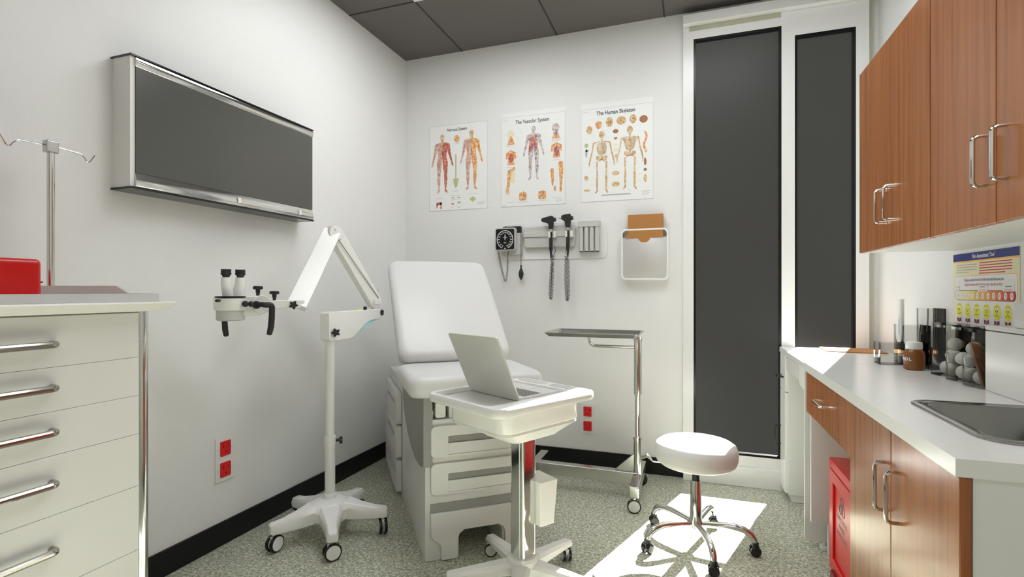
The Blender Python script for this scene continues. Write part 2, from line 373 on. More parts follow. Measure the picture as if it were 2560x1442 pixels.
# ------------------------------------------------------------------ posters
def poster(label, x0, x1, z0, z1, strip):
    t = thing('anatomy_poster', label, 'poster', (x0, YB, z0), (PI / 2, 0, 0), 'anatomy posters on the back wall')
    w, h = x1 - x0, z1 - z0
    B().box(0, w, 0, h + strip, -.001, .002).build('sheet', 'paper', t)
    e = B()
    for q in ((0, w, 0, .0012), (0, w, h - .0012, h), (0, .0012, 0, h), (w - .0012, w, 0, h)): e.box(q[0], q[1], q[2], q[3], .002, .0023)
    e.build('border', 'inkl', t)
    return t, w, h
def fig(t, cx, top, H, front=True, mL='fleshp', mR='fleshr', mh='fleshp', z=.0026, turn=1, name='body_figure', skel=False):
    """human figure of height H whose head top is at (cx, top); mL/mR = image-left / image-right half"""
    s = H
    for side, m in ((-1, mL), (1, mR)):
        b = B(); q = 0
        def L(a, ra, c, rc):
            nonlocal q
            b.limb((cx + side * a[0] * s, top - a[1] * s), ra * s, (cx + side * c[0] * s, top - c[1] * s), rc * s, z + q * .00004); q += 1
        L((.035, .155), .018, (.10, .185), .032); L((.105, .19), .034, (.135, .33), .022); L((.135, .33), .022, (.17, .45), .014); L((.17, .45), .015, (.185, .51), .015)
        L((.185, .51), .006, (.19, .545), .004); L((.192, .50), .005, (.205, .53), .004)
        L((.045, .19), .045, (.045, .30), .045); L((.04, .30), .045, (.038, .40), .038); L((.04, .40), .04, (.052, .47), .048)
        L((.055, .48), .048, (.06, .62), .034); L((.06, .62), .030, (.062, .72), .026); L((.065, .74), .031, (.06, .90), .014); L((.06, .93), .016, (.085, .965), .014)
        b.build(name, m, t)
    B().poly(circle(cx, top - .055 * s, .040 * s, 20, .056 * s), z + .0006).limb((cx, top - .09 * s), .02 * s, (cx, top - .16 * s), .026 * s, z + .0005).build('head_figure', mh, t)
def skel(t, cx, top, s, back, z=.0026):
    b = B(); d = B()
    for k, side in enumerate((-1, 1)):
        for (a, ra, c, rc) in [((.03, .165), .006, (.125, .18), .008), ((.13, .185), .013, (.155, .34), .008), ((.155, .34), .010, (.185, .47), .006), ((.165, .34), .006, (.195, .46), .005),
                               ((.19, .47), .009, (.197, .51), .011), ((.19, .51), .003, (.186, .55), .002), ((.197, .51), .003, (.2, .56), .002), ((.203, .51), .003, (.214, .55), .002),
                               ((.04, .45), .026, (.06, .42), .032), ((.075, .49), .014, (.07, .70), .010), ((.07, .70), .016, (.07, .72), .016), ((.068, .73), .012, (.066, .92), .007), ((.085, .74), .005, (.08, .92), .004), ((.068, .935), .013, (.095, .975), .010)]:
            b.limb((cx + side * a[0] * s, top - a[1] * s), ra * s, (cx + side * c[0] * s, top - c[1] * s), rc * s, z)
        for r in range(8):
            zz = .19 + r * .021; w = .05 + .028 * math.sin(PI * (r + 1.5) / 9)
            pts = [(cx + side * w * s * math.sin(PI * j / 8 * .92), top - (zz + .025 * (1 - math.cos(PI * j / 8)) * .5 + .0) * s) for j in range(9)]
            for p, q in zip(pts, pts[1:]): b.limb(p, .0046 * s, q, .0046 * s, z + .0001, 3)
        if back: b.poly([(cx + side * x * s, top - y * s) for x, y in ((.05, .19), (.115, .19), (.075, .27))], z + .0002)
    b.limb((cx, top - .10 * s), .011 * s, (cx, top - .44 * s), .013 * s, z + .0002)
    b.poly(circle(cx, top - .055 * s, .043 * s, 20, .054 * s), z + .0004)
    b.build('skeleton_figure', 'bone', t)
    if not back:
        d.poly(circle(cx - .016 * s, top - .062 * s, .010 * s, 10), z + .0006).poly(circle(cx + .016 * s, top - .062 * s, .010 * s, 10), z + .0006).poly(circle(cx, top - .083 * s, .005 * s, 8), z + .0006)
    for i in range(14): d.box(cx - .008 * s, cx + .008 * s, top - (.13 + .022 * i) * s, top - (.126 + .022 * i) * s, z + .0004, z + .0006)
    d.limb((cx - .03 * s, top - .455 * s), .006 * s, (cx + .03 * s, top - .455 * s), .006 * s, z + .0006)
    d.build('skeleton_detail', 'boned', t)
def captions(t, spots, name='caption'):
    for (x, y, w, n) in spots:
        b = B()
        for i in range(n): b.box(x, x + w * (1 if i % 2 == 0 else .75), y - i * .007, y - i * .007 + .0018, .002, .0022)
        b.build(name, 'inkl', t)
def leaders(t, x0, x1, ys, name='leader_lines'):
    b = B()
    for i, y in enumerate(ys): b.box(x0, x1 - (i % 3) * .006, y, y + .0011, .002, .0021)
    b.build(name, 'inkb', t)
# 1 nervous system
t, w, h = poster('anatomy poster titled Nervous System, lowest-topped and leftmost of the three', -1.812, -1.355, 1.731, 2.346, 0)
text('Nervous System', .031, 'ink', t, (.222, h - .038, .0025), name='title', bold=.0006, sx=.76)
fig(t, .105, h - .062, .435, mL='fleshp', mR='fleshr', mh='bone'); fig(t, .335, h - .052, .435, mL='fleshp', mR='orange', mh='bone')
fig_ = B().poly(circle(.22, h - .105, .022, 18, .026), .0026).build('illustration', 'orange', t)
B().limb((.213, h - .22), .0055, (.213, h - .42), .004, .0026).poly([(.19, h - .39), (.237, h - .39), (.226, h - .44), (.213, h - .46), (.2, h - .44)], .0027).build('illustration', 'olivep', t)
B().box(.058, .10, .04, .052, .002, .0026).box(.058, .066, .02, .06, .002, .0026).box(.09, .10, .012, .06, .002, .0026).box(.07, .1, .05, .062, .002, .0026).build('illustration', 'fleshr', t)
for x, y, m in ((.19, .088, 'olivep'), (.235, .088, 'olivep'), (.188, .045, 'orange'), (.238, .05, 'gold')): B().poly(circle(x, y, .012, 10, .006), .0026).build('illustration', m, t)
B().box(.225, .253, .052, .057, .002, .0028).build('illustration', 'teal', t)
B().poly(circle(.345, .07, .024, 16, .012), .0026).poly(circle(.345, .07, .013, 14, .019), .0027).build('illustration', 'olivep', t)
captions(t, [(.045, .09, .06, 1), (.17, .103, .09, 1), (.175, .072, .05, 1), (.31, .108, .08, 1), (.38, .045, .06, 3), (.196, h - .475, .035, 2), (.20, h - .14, .045, 1), (.17, .022, .03, 2), (.225, .022, .03, 2)])
leaders(t, .015, .06, [.15, .19, .24, .28, .33, .36, .40, .43]); leaders(t, .155, .19, [.13, .18, .22, .27, .31, .36, .42, .46]); leaders(t, .385, .44, [.14, .20, .24, .27, .31, .42, .46, .50])
# 2 vascular system
t, w, h = poster('anatomy poster titled The Vascular System with one central figure, middle of the three', -1.251, -.797, 1.731, 2.347, .030)
text('The Vascular System', .036, 'ink', t, (.225, h - .04, .0025), name='title', bold=.0006, sx=.80)
fig(t, .235, h - .075, .375, mL='fleshg', mR='fleshg', mh='fleshg')
B().limb((.225, h - .165), .016, (.232, h - .185), .018, .0034).limb((.215, h - .20), .012, (.21, h - .235), .010, .0034).limb((.25, h - .20), .011, (.252, h - .23), .010, .0034).build('illustration', 'fleshr', t)
B().limb((.226, h - .20), .003, (.226, h - .24), .003, .0036).build('illustration', 'bluep', t)
def neck(cx, cy, s, m1, m2):
    B().poly([(cx - .026 * s, cy - .05 * s), (cx - .012 * s, cy), (cx + .014 * s, cy), (cx + .028 * s, cy - .05 * s)], .0026).build('illustration', 'orange', t)
    B().poly(circle(cx, cy + .022 * s, .026 * s, 20, .03 * s), .0028).build('illustration', m1, t)
    B().limb((cx + .002, cy + .005), .004, (cx + .004, cy - .03 * s), .005, .003).build('illustration', m2, t)
neck(.07, h - .14, 1, 'cream', 'fleshr'); neck(.39, h - .125, 1, 'fleshg', 'bluep')
def torso(cx, cy, m2):
    B().poly([(cx - .026, cy - .055), (cx - .02, cy - .01), (cx - .038, cy - .012), (cx - .036, cy + .03), (cx - .012, cy + .043), (cx, cy + .052), (cx + .012, cy + .043), (cx + .036, cy + .03), (cx + .038, cy - .012), (cx + .022, cy - .01), (cx + .026, cy - .055)], .0026).build('illustration', 'orange', t)
    B().poly(circle(cx, cy - .008, .018, 14, .034), .0028).build('illustration', 'fleshr', t)
    B().limb((cx, cy + .03), .0025, (cx, cy - .045), .0025, .003).build('illustration', m2, t)
torso(.072, h - .275, 'fleshr'); torso(.395, h - .25, 'bluep')
b = B().limb((.095, h - .355), .010, (.062, h - .375), .014, .0026).limb((.062, h - .375), .014, (.052, h - .47), .010, .0026).limb((.052, h - .47), .010, (.045, h - .505), .012, .0027)
for k in range(4): b.limb((.038 + k * .006, h - .505), .0025, (.034 + k * .008, h - .53), .0018, .0028)
b.build('illustration', 'orange', t); B().box(.068, .10, h - .455, h - .365, .002, .0024).build('illustration', 'cream', t)
for cx, m in ((.158, 'orange'), (.295, 'orange')):
    B().poly(rrect(cx - .027, cx + .027, .038, .095, .014), .0026).build('illustration', m, t); B().poly(circle(cx, .06, .015, 12, .02), .0028).build('illustration', 'bone', t); B().limb((cx + .004, .10), .0022, (cx + .008, .06), .003, .003).build('illustration', 'fleshr', t)
B().limb((.425, h - .345), .017, (.427, h - .43), .012, .0026).limb((.427, h - .43), .012, (.425, h - .50), .007, .0027).limb((.425, h - .51), .009, (.423, h - .53), .007, .0028).build('illustration', 'orange', t)
B().limb((.365, h - .385), .012, (.368, h - .43), .010, .0026).limb((.368, h - .43), .011, (.368, h - .485), .005, .0027).limb((.384, h - .50), .008, (.385, h - .52), .008, .0026).build('illustration', 'orange', t)
captions(t, [(.035, h - .20, .06, 1), (.36, h - .185, .07, 2), (.04, h - .345, .06, 1), (.365, h - .32, .06, 1), (.035, .03, .06, 1), (.12, .028, .08, 1), (.27, .03, .06, 1), (.37, .045, .06, 1), (.39, .032, .05, 3), (.01, h - .02, .04, 1), (.01, .01, .025, 1)])
leaders(t, .11, .15, [.30, .34, .37, .40, .43, .47, .50, .53]); leaders(t, .30, .345, [.18, .24, .30, .35, .40, .45, .48, .53]); leaders(t, .01, .03, [.14, .18, .22, .26, .33, .37])
# 3 skeleton
t, w, h = poster('anatomy poster titled The Human Skeleton with two full skeletons, nearest the window', -.689, -.230, 1.732, 2.338, .036)
text('The Human Skeleton', .036, 'ink', t, (.225, h - .034, .0025), name='title', bold=.0008, sx=.80)
skel(t, .135, h - .15, .41, False); skel(t, .315, h - .135, .41, True)
for x, y, rx, ry, m in ((.055, .135, .020, .027, 'bone'), (.115, .107, .021, .027, 'orange'), (.185, .096, .023, .032, 'bone'), (.26, .094, .030, .027, 'bone'), (.335, .092, .022, .028, 'bone'), (.40, .10, .026, .024, 'boned')):
    B().poly(circle(x, h - y, rx, 18, ry), .0026).build('illustration', m, t)
B().poly(circle(.178, h - .098, .006, 10), .003).poly(circle(.193, h - .098, .006, 10), .003).poly(circle(.335, h - .09, .005, 10), .003).build('illustration', 'boned', t)
for x, y, rx, ry, m in ((.225, .16, .018, .014, 'boned'), (.225, .205, .012, .008, 'fleshr'), (.225, .245, .014, .006, 'cream'), (.225, .28, .014, .008, 'cream'), (.228, .32, .009, .012, 'bone'), (.225, .43, .024, .014, 'bone'), (.225, .50, .026, .016, 'bone'),
                        (.035, .235, .013, .014, 'olivep'), (.035, .285, .007, .03, 'inkl'), (.04, .27, .012, .008, 'inkl'), (.035, .45, .014, .016, 'bone'), (.04, .53, .022, .008, 'bone'), (.41, .37, .008, .024, 'boned'), (.41, .42, .010, .010, 'boned'), (.41, .475, .010, .026, 'bone')):
    B().poly(circle(x, h - y, rx, 14, ry), .0026).build('illustration', m, t)
b = B(); pts = [(.41 + .008 * math.sin(i * .7), h - .18 - i * .0125) for i in range(11)]
for p, q in zip(pts, pts[1:]): b.limb(p, .006, q, .007, .0026)
b.build('illustration', 'orange', t)
B().box(.135, .32, .035, .043, .002, .0024).build('illustration', 'inkl', t)
captions(t, [(.39, .05, .05, 4), (.30, .065, .02, 1), (.01, h - .02, .04, 1)])
leaders(t, .06, .10, [.11, .16, .20, .25, .30, .34, .38, .43]); leaders(t, .16, .20, [.10, .15, .20, .25, .30, .36, .41, .45]); leaders(t, .36, .40, [.12, .16, .2, .26, .33, .38, .43, .48])
# pain poster on the right wall: local x runs toward the camera (-Y), y up
t = thing('pain_scale_poster', 'pain assessment poster with blue header, orange number bar and yellow faces, on the right wall', 'poster', (XR, 2.465, .955), (PI / 2, 0, -PI / 2))
pw, ph = .43, .335
B().box(0, pw, 0, ph, 0, .002).build('sheet', 'cream', t)
B().prism(rrect(.012, pw - .012, .004, .250, .012), .002, .0024).build('white_field', 'wht', t)
B().prism(rrect(.0105, pw - .0105, .0025, .2515, .012), .002, .0022, inner=rrect(.012, pw - .012, .004, .250, .012)).build('field_outline', 'gold', t)
B().box(0, pw, ph - .028, ph, .002, .0026).build('header_band', 'navy', t, label='navy blue header band'); B().box(0, pw, ph - .033, ph - .028, .002, .0026).build('header_stripe', 'gold', t)
text('Pain Assessment Tool', .021, 'wht', t, (pw / 2, ph - .015, .003), name='title', bold=.0004, shear=.3, sx=.78)
b = B(); c = B()
for i in range(5):
    y = ph - .045 - i * .0092
    if i < 4: b.box(.025, .025 + (.15 if i < 3 else .09), y, y + .0035, .002, .0023)
    c.box(.19, .19 + (.2 if i < 4 else .16), y + .003, y + .0065, .002, .0023)
b.build('small_print', 'inkl', t); c.build('small_print', 'redt', t)
text('Choose a number from 0 to 10 that best describes your pain', .0150, 'navy', t, (pw / 2, .235, .003), name='instruction', sx=.70)
text('Escoja un número del 0 al 10 que mejor describe su dolor', .0150, 'redt', t, (pw / 2, .218, .003), name='instruction', sx=.70)
xs = [.040 + .035 * i for i in range(11)]
B().prism(rrect(.018, .412, .160, .197, .016), .002, .0026).build('scale_outline', 'ink', t)
for i in range(11):
    x0 = .020 if i == 0 else xs[i] - .0175; x1 = .410 if i == 10 else xs[i] + .0175
    if i == 0: q = [p for p in rrect(x0, x1 + .02, .1615, .1955, .015) if p[0] < x1] + [(x1, .1615), (x1, .1955)]; q = sorted(q, key=lambda p: math.atan2(p[1] - .1785, p[0] - .04))
    elif i == 10: q = [p for p in rrect(x0 - .02, x1, .1615, .1955, .015) if p[0] > x0] + [(x0, .1615), (x0, .1955)]; q = sorted(q, key=lambda p: math.atan2(p[1] - .1785, p[0] - .39))
    else: q = [(x0, .1615), (x1, .1615), (x1, .1955), (x0, .1955)]
    B().poly(q, .0028).build('scale_step', 'sc%d' % i, t)
    B().poly(circle(xs[i], .1775, .0095, 18, .0125), .0032).build('number_disc', 'wht', t)
    text(str(i), .014, 'ink', t, (xs[i], .1775, .0035), name='number', sx=.75)
for x, a, c_, ww in ((.036, 'No Pain', 'Sin Dolor', .030), (.215, 'Distressing Pain', 'Dolor muy molesto', .062), (.372, 'Unbearable Pain', 'Dolor insoportable', .066)):
    B().prism(rrect(x - ww / 2, x + ww / 2, .193, .216, .002), .0028, .0034).build('scale_tag', 'wht', t)
    text(a, .0070, 'navy', t, (x, .2095, .0037), name='tag_text', sx=.75); text(c_, .0070, 'redt', t, (x, .199, .0037), name='tag_text', sx=.75)
for i, (n_, mo) in enumerate((('0', 1), ('2', .7), ('4', 0), ('6', -.25), ('8', -.8), ('10', -1.1))):
    x = .048 + .064 * i; y = .123
    f_ = B().poly(circle(x, y, .0215, 26, .027), .0028).build('face', 'yellow', t)
    e = B(); ww = B()
    for s in (-1, 1):
        ww.poly(circle(x + s * .006, y + .007, .0045, 12, .008), .0031); e.poly(circle(x + s * .005, y + .004, .0024, 10, .0035), .0033)
        br = [(x + s * (.004 + .0035 * j), y + .0175 + (.003 if mo >= -.3 else .004 - .003 * j) - .0012 * (j - 1) ** 2) for j in range(3)]
        for p, q in zip(br, br[1:]): e.limb(p, .0008, q, .0008, .0033, 3)
    e.poly(circle(x, y - .003, .0022, 8), .0033)
    mp = [(x + .013 * (j / 6 - 1), y - .0125 - mo * .006 * (1 - (j / 6 - 1) ** 2) + mo * .003) for j in range(13)]
    for p, q in zip(mp, mp[1:]): e.limb(p, .0008, q, .0008, .0033, 3)
    ww.build('eye', 'wht', f_); e.build('face_lines', 'ink', f_)
    B().poly([(x - .016, y - .028), (x - .016, y - .046), (x - .009, y - .041), (x, y - .047), (x + .009, y - .041), (x + .016, y - .046), (x + .016, y - .028), (x + .006, y - .031), (x - .006, y - .031)], .0028).build('ribbon', 'maroon', t)
    text(n_, .013, 'wht', t, (x, y - .037, .0033), name='number', sx=.8)
    B().box(x - .014, x + .014, .0665, .069, .0024, .0028).build('face_caption', 'navy', t); B().box(x - .015, x + .015, .058, .0605, .0024, .0028).build('face_caption', 'redt', t)
B().box(.045, pw - .03, .030, .050, .0024, .0028).build('foot_band', 'maroon', t)
# ------------------------------------------------------------------ instruments on the back wall (local: x right, y up, z out of wall)
def wallthing(name, label, cat, x, z, group=None, off=0): return thing(name, label, cat, (x, YB - off, z), (PI / 2, 0, 0), group)
t = wallthing('backing_board', 'thin white rounded backing board behind the wall diagnostic set', 'wall board', -1.262, 1.363)
B().prism(rrect(0, .746, 0, .247, .035), -.001, .006).build('board', 'white', t, bevel=.002)
FB = .006
# blood pressure gauge
t = wallthing('blood_pressure_gauge', 'square black-faced blood pressure gauge with white dial on a grey bracket, hung on the wall', 'gauge', -1.275, 1.395, off=FB)
B().prism(rrect(.035, .186, 0, .15, .006), 0, .028).build('bracket', 'grey', t, bevel=.003)
B().prism(rrect(.003, .152, .028, .184, .018), .028, .062).build('gauge_case', 'grey', t, bevel=.004, label='light grey gauge case')
f_ = B().prism(rrect(.010, .143, .036, .176, .010), .0615, .0635).build('dial', 'blackg', t, label='black dial')
cx, cy, rr_ = .0765, .104, .059
b = B()
for i in range(52):
    a0, a1 = R_(-112 + 314 * i / 52 - 0), R_(-112 + 314 * (i + 1) / 52)
    a0 += R_(45); a1 += R_(45)
    q = []
    for a, r in ((a0, rr_), (a1, rr_), (a1, rr_ - .004), (a0, rr_ - .004)): q.append((cx + r * math.cos(a), cy + r * math.sin(a) * 1.06))
    b.poly(q, .0638)
for i in range(29):
    a = R_(-67 + 314 * i / 28); L = .008 if i % 2 == 0 else .005
    b.limb((cx + (rr_ - .003) * math.cos(a), cy + 1.06 * (rr_ - .003) * math.sin(a)), .0007, (cx + (rr_ - L) * math.cos(a), cy + 1.06 * (rr_ - L) * math.sin(a)), .0007, .0638, 3)
b.poly([(cx - .006, .040), (cx + .006, .040), (cx, .050)], .0638)
b.box(cx - .016, cx + .016, .117, .1185, .0636, .0638); b.limb((cx - .01, .088 - .006), .001, (cx + .01, .088 - .006), .001, .0638).limb((cx, .088 - .012), .001, (cx, .088), .001, .0638)
b.build('scale_marks', 'wht', f_)
for i in range(15):
    a = R_(247 - 314 * i / 14); n_ = 20 * i + 20
    text(str(n_), .0105, 'wht', t, (cx + .044 * math.cos(a), cy + .047 * math.sin(a), .0639), name='number', bold=.0002)
B().poly([(cx - .002, cy - .004), (cx + .002, cy - .004), (cx + .0026, cy + .03), (cx, cy + .036), (cx - .0026, cy + .03)], .0645).build('needle', 'wht', t)
def coil(parent, path, R, r, turns, name='coiled_cord', m='black', n=5):
    path = [V(p) for p in path]; seg = []; L = [0]
    for a, c in zip(path, path[1:]): L.append(L[-1] + (c - a).length)
    N = int(turns * 9); pts = []
    for i in range(N + 1):
        s = L[-1] * i / N; k = 0
        while k < len(path) - 2 and L[k + 1] < s: k += 1
        f = (s - L[k]) / (L[k + 1] - L[k]); p = path[k].lerp(path[k + 1], f)
        d = (path[min(k + 1, len(path) - 1)] - path[k]).normalized(); u = V((0, 0, 1)); u = (u - d * u.dot(d)).normalized(); w = d.cross(u); a = 2 * PI * turns * i / N
        pts.append(p + R * (math.cos(a) * u + math.sin(a) * w))
    return B().tube(pts, r, n).build(name, m, parent)
pth = [(.020, .026, .04), (.03, -.03, .04), (.048, -.11, .04), (.064, -.166, .04)] + [(.0705 + .006 * math.cos(a), -.172 - .006 * math.sin(a), .04) for a in (PI * .75, PI * .5, PI * .25)] + [(.078, -.16, .04), (.086, -.10, .04), (.088, -.03, .04)]
coil(t, pth, .0062, .0011, 46, 'coiled_hose')
B().tube([(.088, -.03, .04), (.088, -.01, .042), (.091, 0, .042), (.091, .03, .04)], .002, 6).build('hose', 'black', t)
c_ = wallthing('pressure_cuff', 'folded black pressure cuff behind the gauge, with hanging bulb', 'cuff', -1.275, 1.395, off=FB)
B().prism(rrect(.045, .178, .154, .196, .008), .002, .026).prism(rrect(.148, .1785, .13, .18, .006), .004, .0262).build('cuff', 'black', c_, bevel=.004)
B().box(.063, .069, .150, .199, .001, .028).build('cuff_ring', 'steel', c_)
B().tube([(.176, .18, .03), (.181, .15, .032), (.181, .05, .032), (.181, -.07, .032)], .0018, 6).build('bulb_tube', 'black', c_)
B().lathe([(.003, .0), (.006, -.004), (.006, -.010), (.0045, -.014), (.009, -.03), (.0165, -.05), (.0175, -.062), (.014, -.08), (.006, -.095), (.001, -.103)], (.181, -.07, .032), 20, 'y').build('bulb', 'black', c_)
# transformer with the two hand scopes
t = wallthing('wall_transformer', 'grey rounded wall transformer with two cradles, between the pressure gauge and specula dispenser', 'wall unit', -1.074, 1.438, off=FB)
B().prism(rrect(0, .350, 0, .144, .022), 0, .030).build('housing', 'grey', t, bevel=.008)
B().prism(rrect(-.003, .345, .072, .108, .006), .028, .038).build('ridge', 'grey', t, bevel=.004)
for x in (.205, .318): B().prism([(x - .026, .030), (x + .026, .030), (x + .026, .07), (x + .010, .07), (x + .010, .048), (x - .010, .048), (x - .010, .07), (x - .026, .07)], .062, .104, 'xz').build('cradle', 'sidew', t, bevel=.003)
def scope(name, label, cat, x, z, poly, knob, kind):
    t = wallthing(name, label, cat, x, z, off=FB); zc = .058
    q = .00024
    B().prism([((p[0]) * q, p[1] * q) for p in poly], zc - .013, zc + .013).build('head', 'black', t, bevel=.005)
    B().cyl((knob[0] * q - .006, knob[1] * q, zc), (knob[0] * q + .007, knob[1] * q, zc), .0135, .012).build('eyepiece', 'black', t)
    B().cyl((0, -.018, zc), (0, .002, zc), .0105).build('collar', 'steelb', t)
    B().lathe([(.009, 0), (.009, -.044), (.0115, -.052), (.0115, -.125), (.008, -.133), (.004, -.180), (.001, -.184)], (0, -.010, zc), 18, 'y').build('grip', 'black', t)
    return t, zc
t, zc = scope('ophthalmoscope', 'black ophthalmoscope with broad head, left of the two scopes in the wall cradles', 'medical scope', -.878, 1.556,
      [(-50, 0), (-65, 130), (-105, 180), (-225, 205), (-265, 225), (-265, 300), (-225, 318), (-65, 355), (35, 370), (75, 340), (85, 300), (75, 120), (55, 0)], (110, 260), 0)
coil(t, [(.004, -.165, zc), (.010, -.185, zc), (.004, -.24, zc), (-.004, -.35, zc), (-.008, -.44, zc), (-.002, -.462, zc), (.006, -.44, zc), (.010, -.33, zc), (.014, -.22, zc), (.018, -.165, zc - .01)], .0088, .0013, 62)
B().tube([(.018, -.165, zc - .01), (.028, -.145, zc - .012), (.022, -.125, zc - .02), (.012, -.105, zc - .03)], .0018, 6).build('cord', 'black', t)
t, zc = scope('otoscope', 'black otoscope with pointed grey tip, right of the two scopes in the wall cradles', 'medical scope', -.764, 1.563,
      [(-55, 0), (-90, 180), (-175, 220), (-180, 320), (-130, 350), (60, 375), (80, 350), (90, 200), (55, 0)], (115, 255), 1)
B().cyl((-.040, .064, zc), (-.070, .068, zc), .0085, .002).build('speculum_tip', 'steelb', t)
coil(t, [(-.012, -.185, zc), (-.014, -.24, zc), (-.014, -.35, zc), (-.010, -.45, zc), (-.003, -.478, zc), (.004, -.45, zc), (.004, -.34, zc), (.002, -.21, zc)], .0088, .0013, 64)
B().tube([(-.016, -.125, zc - .03), (-.016, -.165, zc - .01), (-.006, -.178, zc), (-.001, -.186, zc), (.002, -.21, zc)], .0018, 6).build('cord', 'black', t)
# specula dispenser
t = wallthing('specula_dispenser', 'grey specula dispenser with four upright tubes, on the wall right of the otoscope', 'dispenser', -.700, 1.405, off=FB)
B().prism(rrect(0, .140, 0, .200, .006), 0, .012).build('back_plate', 'grey', t, bevel=.002)
B().prism(rrect(0, .140, .160, .200, .006), .012, .045).build('hood', 'grey', t, bevel=.004)
for k in range(4):
    x = .018 + .0345 * k
    B().cyl((x, .004, .027), (x, .164, .027), .0145, n=20).build('tube', 'grey', t)
    B().cyl((x, -.002, .027), (x, .004, .027), .013, n=20).build('tube_end', 'edge', t)
# chart holder and folder
t = wallthing('chart_holder', 'silver rounded chart holder with mirror-like front pocket, on the wall left of the window', 'chart holder', -.426, 1.217)
ol = rrect(0, .290, 0, .323, .030)
B().prism(ol, 0, .008).build('back_plate', 'whiteg', t, bevel=.002)
B().prism(ol, .008, .050, inner=rrect(.012, .278, .012, .311, .022)).build('frame', 'whiteg', t, bevel=.004)
B().loft([[(.012 + .266 * i / 14, y, .040 + .012 * math.sin(PI * i / 14) * k) for i in range(15)] + [(.278, y, .036), (.012, y, .036)] for y, k in ((.012, .3), (.06, .8), (.14, 1), (.22, .8), (.268, .4))]).build('front_pocket', 'pocket', t, ang=60, label='mirror-like steel front pocket')
t = wallthing('kraft_folder', 'brown card folder with half-round thumb tab standing in the wall chart holder', 'folder', -.396, 1.30)
pl = [(0, .055), (.013, .055), (.013, .07), (.022, .085), (.022, .330), (.23, .330), (.23, .0), (0, .0)]
B().prism([(.012, 0), (.228, 0), (.228, .325), (.226, .328), (.016, .328), (.012, .325)], .014, .022).build('back_cover', 'kraft', t)
B().prism([(0, .182), (.078, .182)] + [(.114 + .036 * math.cos(R_(a)), .182 + .030 * math.sin(R_(a))) for a in range(180, 361, 15)] + [(.228, .182), (.228, .328), (.014, .328), (.014, .205), (.004, .2)], .0455, .048).build('front_cover', 'kraft', t)

# ------------------------------------------------------------------ right side: worktop, cabinets, desk
CZ, CX = .83, .475
sink = (.585, .925, 1.345, 1.795)
b = B(); hx0, hx1, hy0, hy1 = .600, .912, 1.372, 1.775
b.box(CX, XR, 1.204, hy0, CZ - .035, CZ).box(CX, XR, hy1, 2.606, CZ - .035, CZ).box(CX, hx0, hy0, hy1, CZ - .035, CZ).box(hx1, XR, hy0, hy1, CZ - .035, CZ)
tag(b.build('worktop', 'counter'), 'long white laminate worktop with the sink, above the wooden base cabinets', 'worktop')
t = thing('sink', 'stainless steel sink set into the white worktop', 'sink', (0, 0, 0))
def rr(x0, x1, y0, y1, r, z): return [(p[0], p[1], z) for p in rrect(x0, x1, y0, y1, r, 8)]
B().loft([rr(*sink, .06, CZ + .0005), rr(*sink, .06, CZ + .004), rr(sink[0] + .004, sink[1] - .004, sink[2] + .004, sink[3] - .004, .056, CZ + .006),
          rr(sink[0] + .030, sink[1] - .024, sink[2] + .035, sink[3] - .028, .05, CZ + .003), rr(sink[0] + .034, sink[1] - .028, sink[2] + .039, sink[3] - .032, .05, CZ - .004),
          rr(sink[0] + .040, sink[1] - .034, sink[2] + .045, sink[3] - .038, .05, CZ - .14), rr(sink[0] + .06, sink[1] - .055, sink[2] + .065, sink[3] - .06, .04, CZ - .165)], cap=False).build('basin_rim', 'sinkm', t, ang=50)
B().poly([(p[0], p[1]) for p in rrect(sink[0] + .06, sink[1] - .055, sink[2] + .065, sink[3] - .06, .04, 8)], CZ - .165).build('basin_floor', 'sinkm', t)
B().lathe([(.035, 0), (.035, .002), (.028, .003), (.02, .001), (.001, .001)], (.755, 1.57, CZ - .165), 24).build('drain', 'chrome', t)
# base cabinet with two doors
t = thing('base_cabinet', 'white base cabinet with two wooden doors under the sink', 'cabinet', (0, 0, 0))
B().box(.505, .96, 1.212, 1.230, .10, CZ - .036).box(.505, .96, 1.912, 1.93, .10, CZ - .036).box(.505, .96, 1.230, 1.912, .10, .118).box(.945, .96, 1.230, 1.912, .118, CZ - .036).build('body', 'sidew', t)
B().box(.56, .96, 1.215, 1.928, 0.001, .10).build('plinth', 'black', t)
def front(t, name, y0, y1, z0, z1, x0=.483, x1=.503, m='wood'): return B().box(x0, x1, y0, y1, z0, z1).build(name, m, t, bevel=.003, seg=2)
d = front(t, 'door', 1.569, 1.928, .105, CZ - .037); bow((.484, 1.603, .571), (.484, 1.603, .697), (-.026, 0, 0), .0048, parent=d)
d = front(t, 'door', 1.208, 1.566, .105, CZ - .037); bow((.484, 1.520, .571), (.484, 1.520, .697), (-.026, 0, 0), .0048, parent=d)
# drawer unit over an open bay
t = thing('drawer_unit', 'white base unit with long wooden drawer over an open bay, beside the desk', 'cabinet', (0, 0, 0))
B().box(.49, .96, 2.535, 2.555, .142, CZ - .036).box(.555, .96, 2.535, 2.555, .001, .142).build('side_panel', 'sidew', t)
B().box(.945, .96, 1.932, 2.535, .001, CZ - .036).build('back_panel', 'sidew', t)
d = front(t, 'drawer', 1.931, 2.602, .613, CZ - .037)
B().box(.503, .93, 1.96, 2.53, .635, .78).build('drawer_box', 'sidew', d)
bow((.484, 2.355, .708), (.484, 2.225, .708), (-.026, 0, 0), .0048, parent=d)
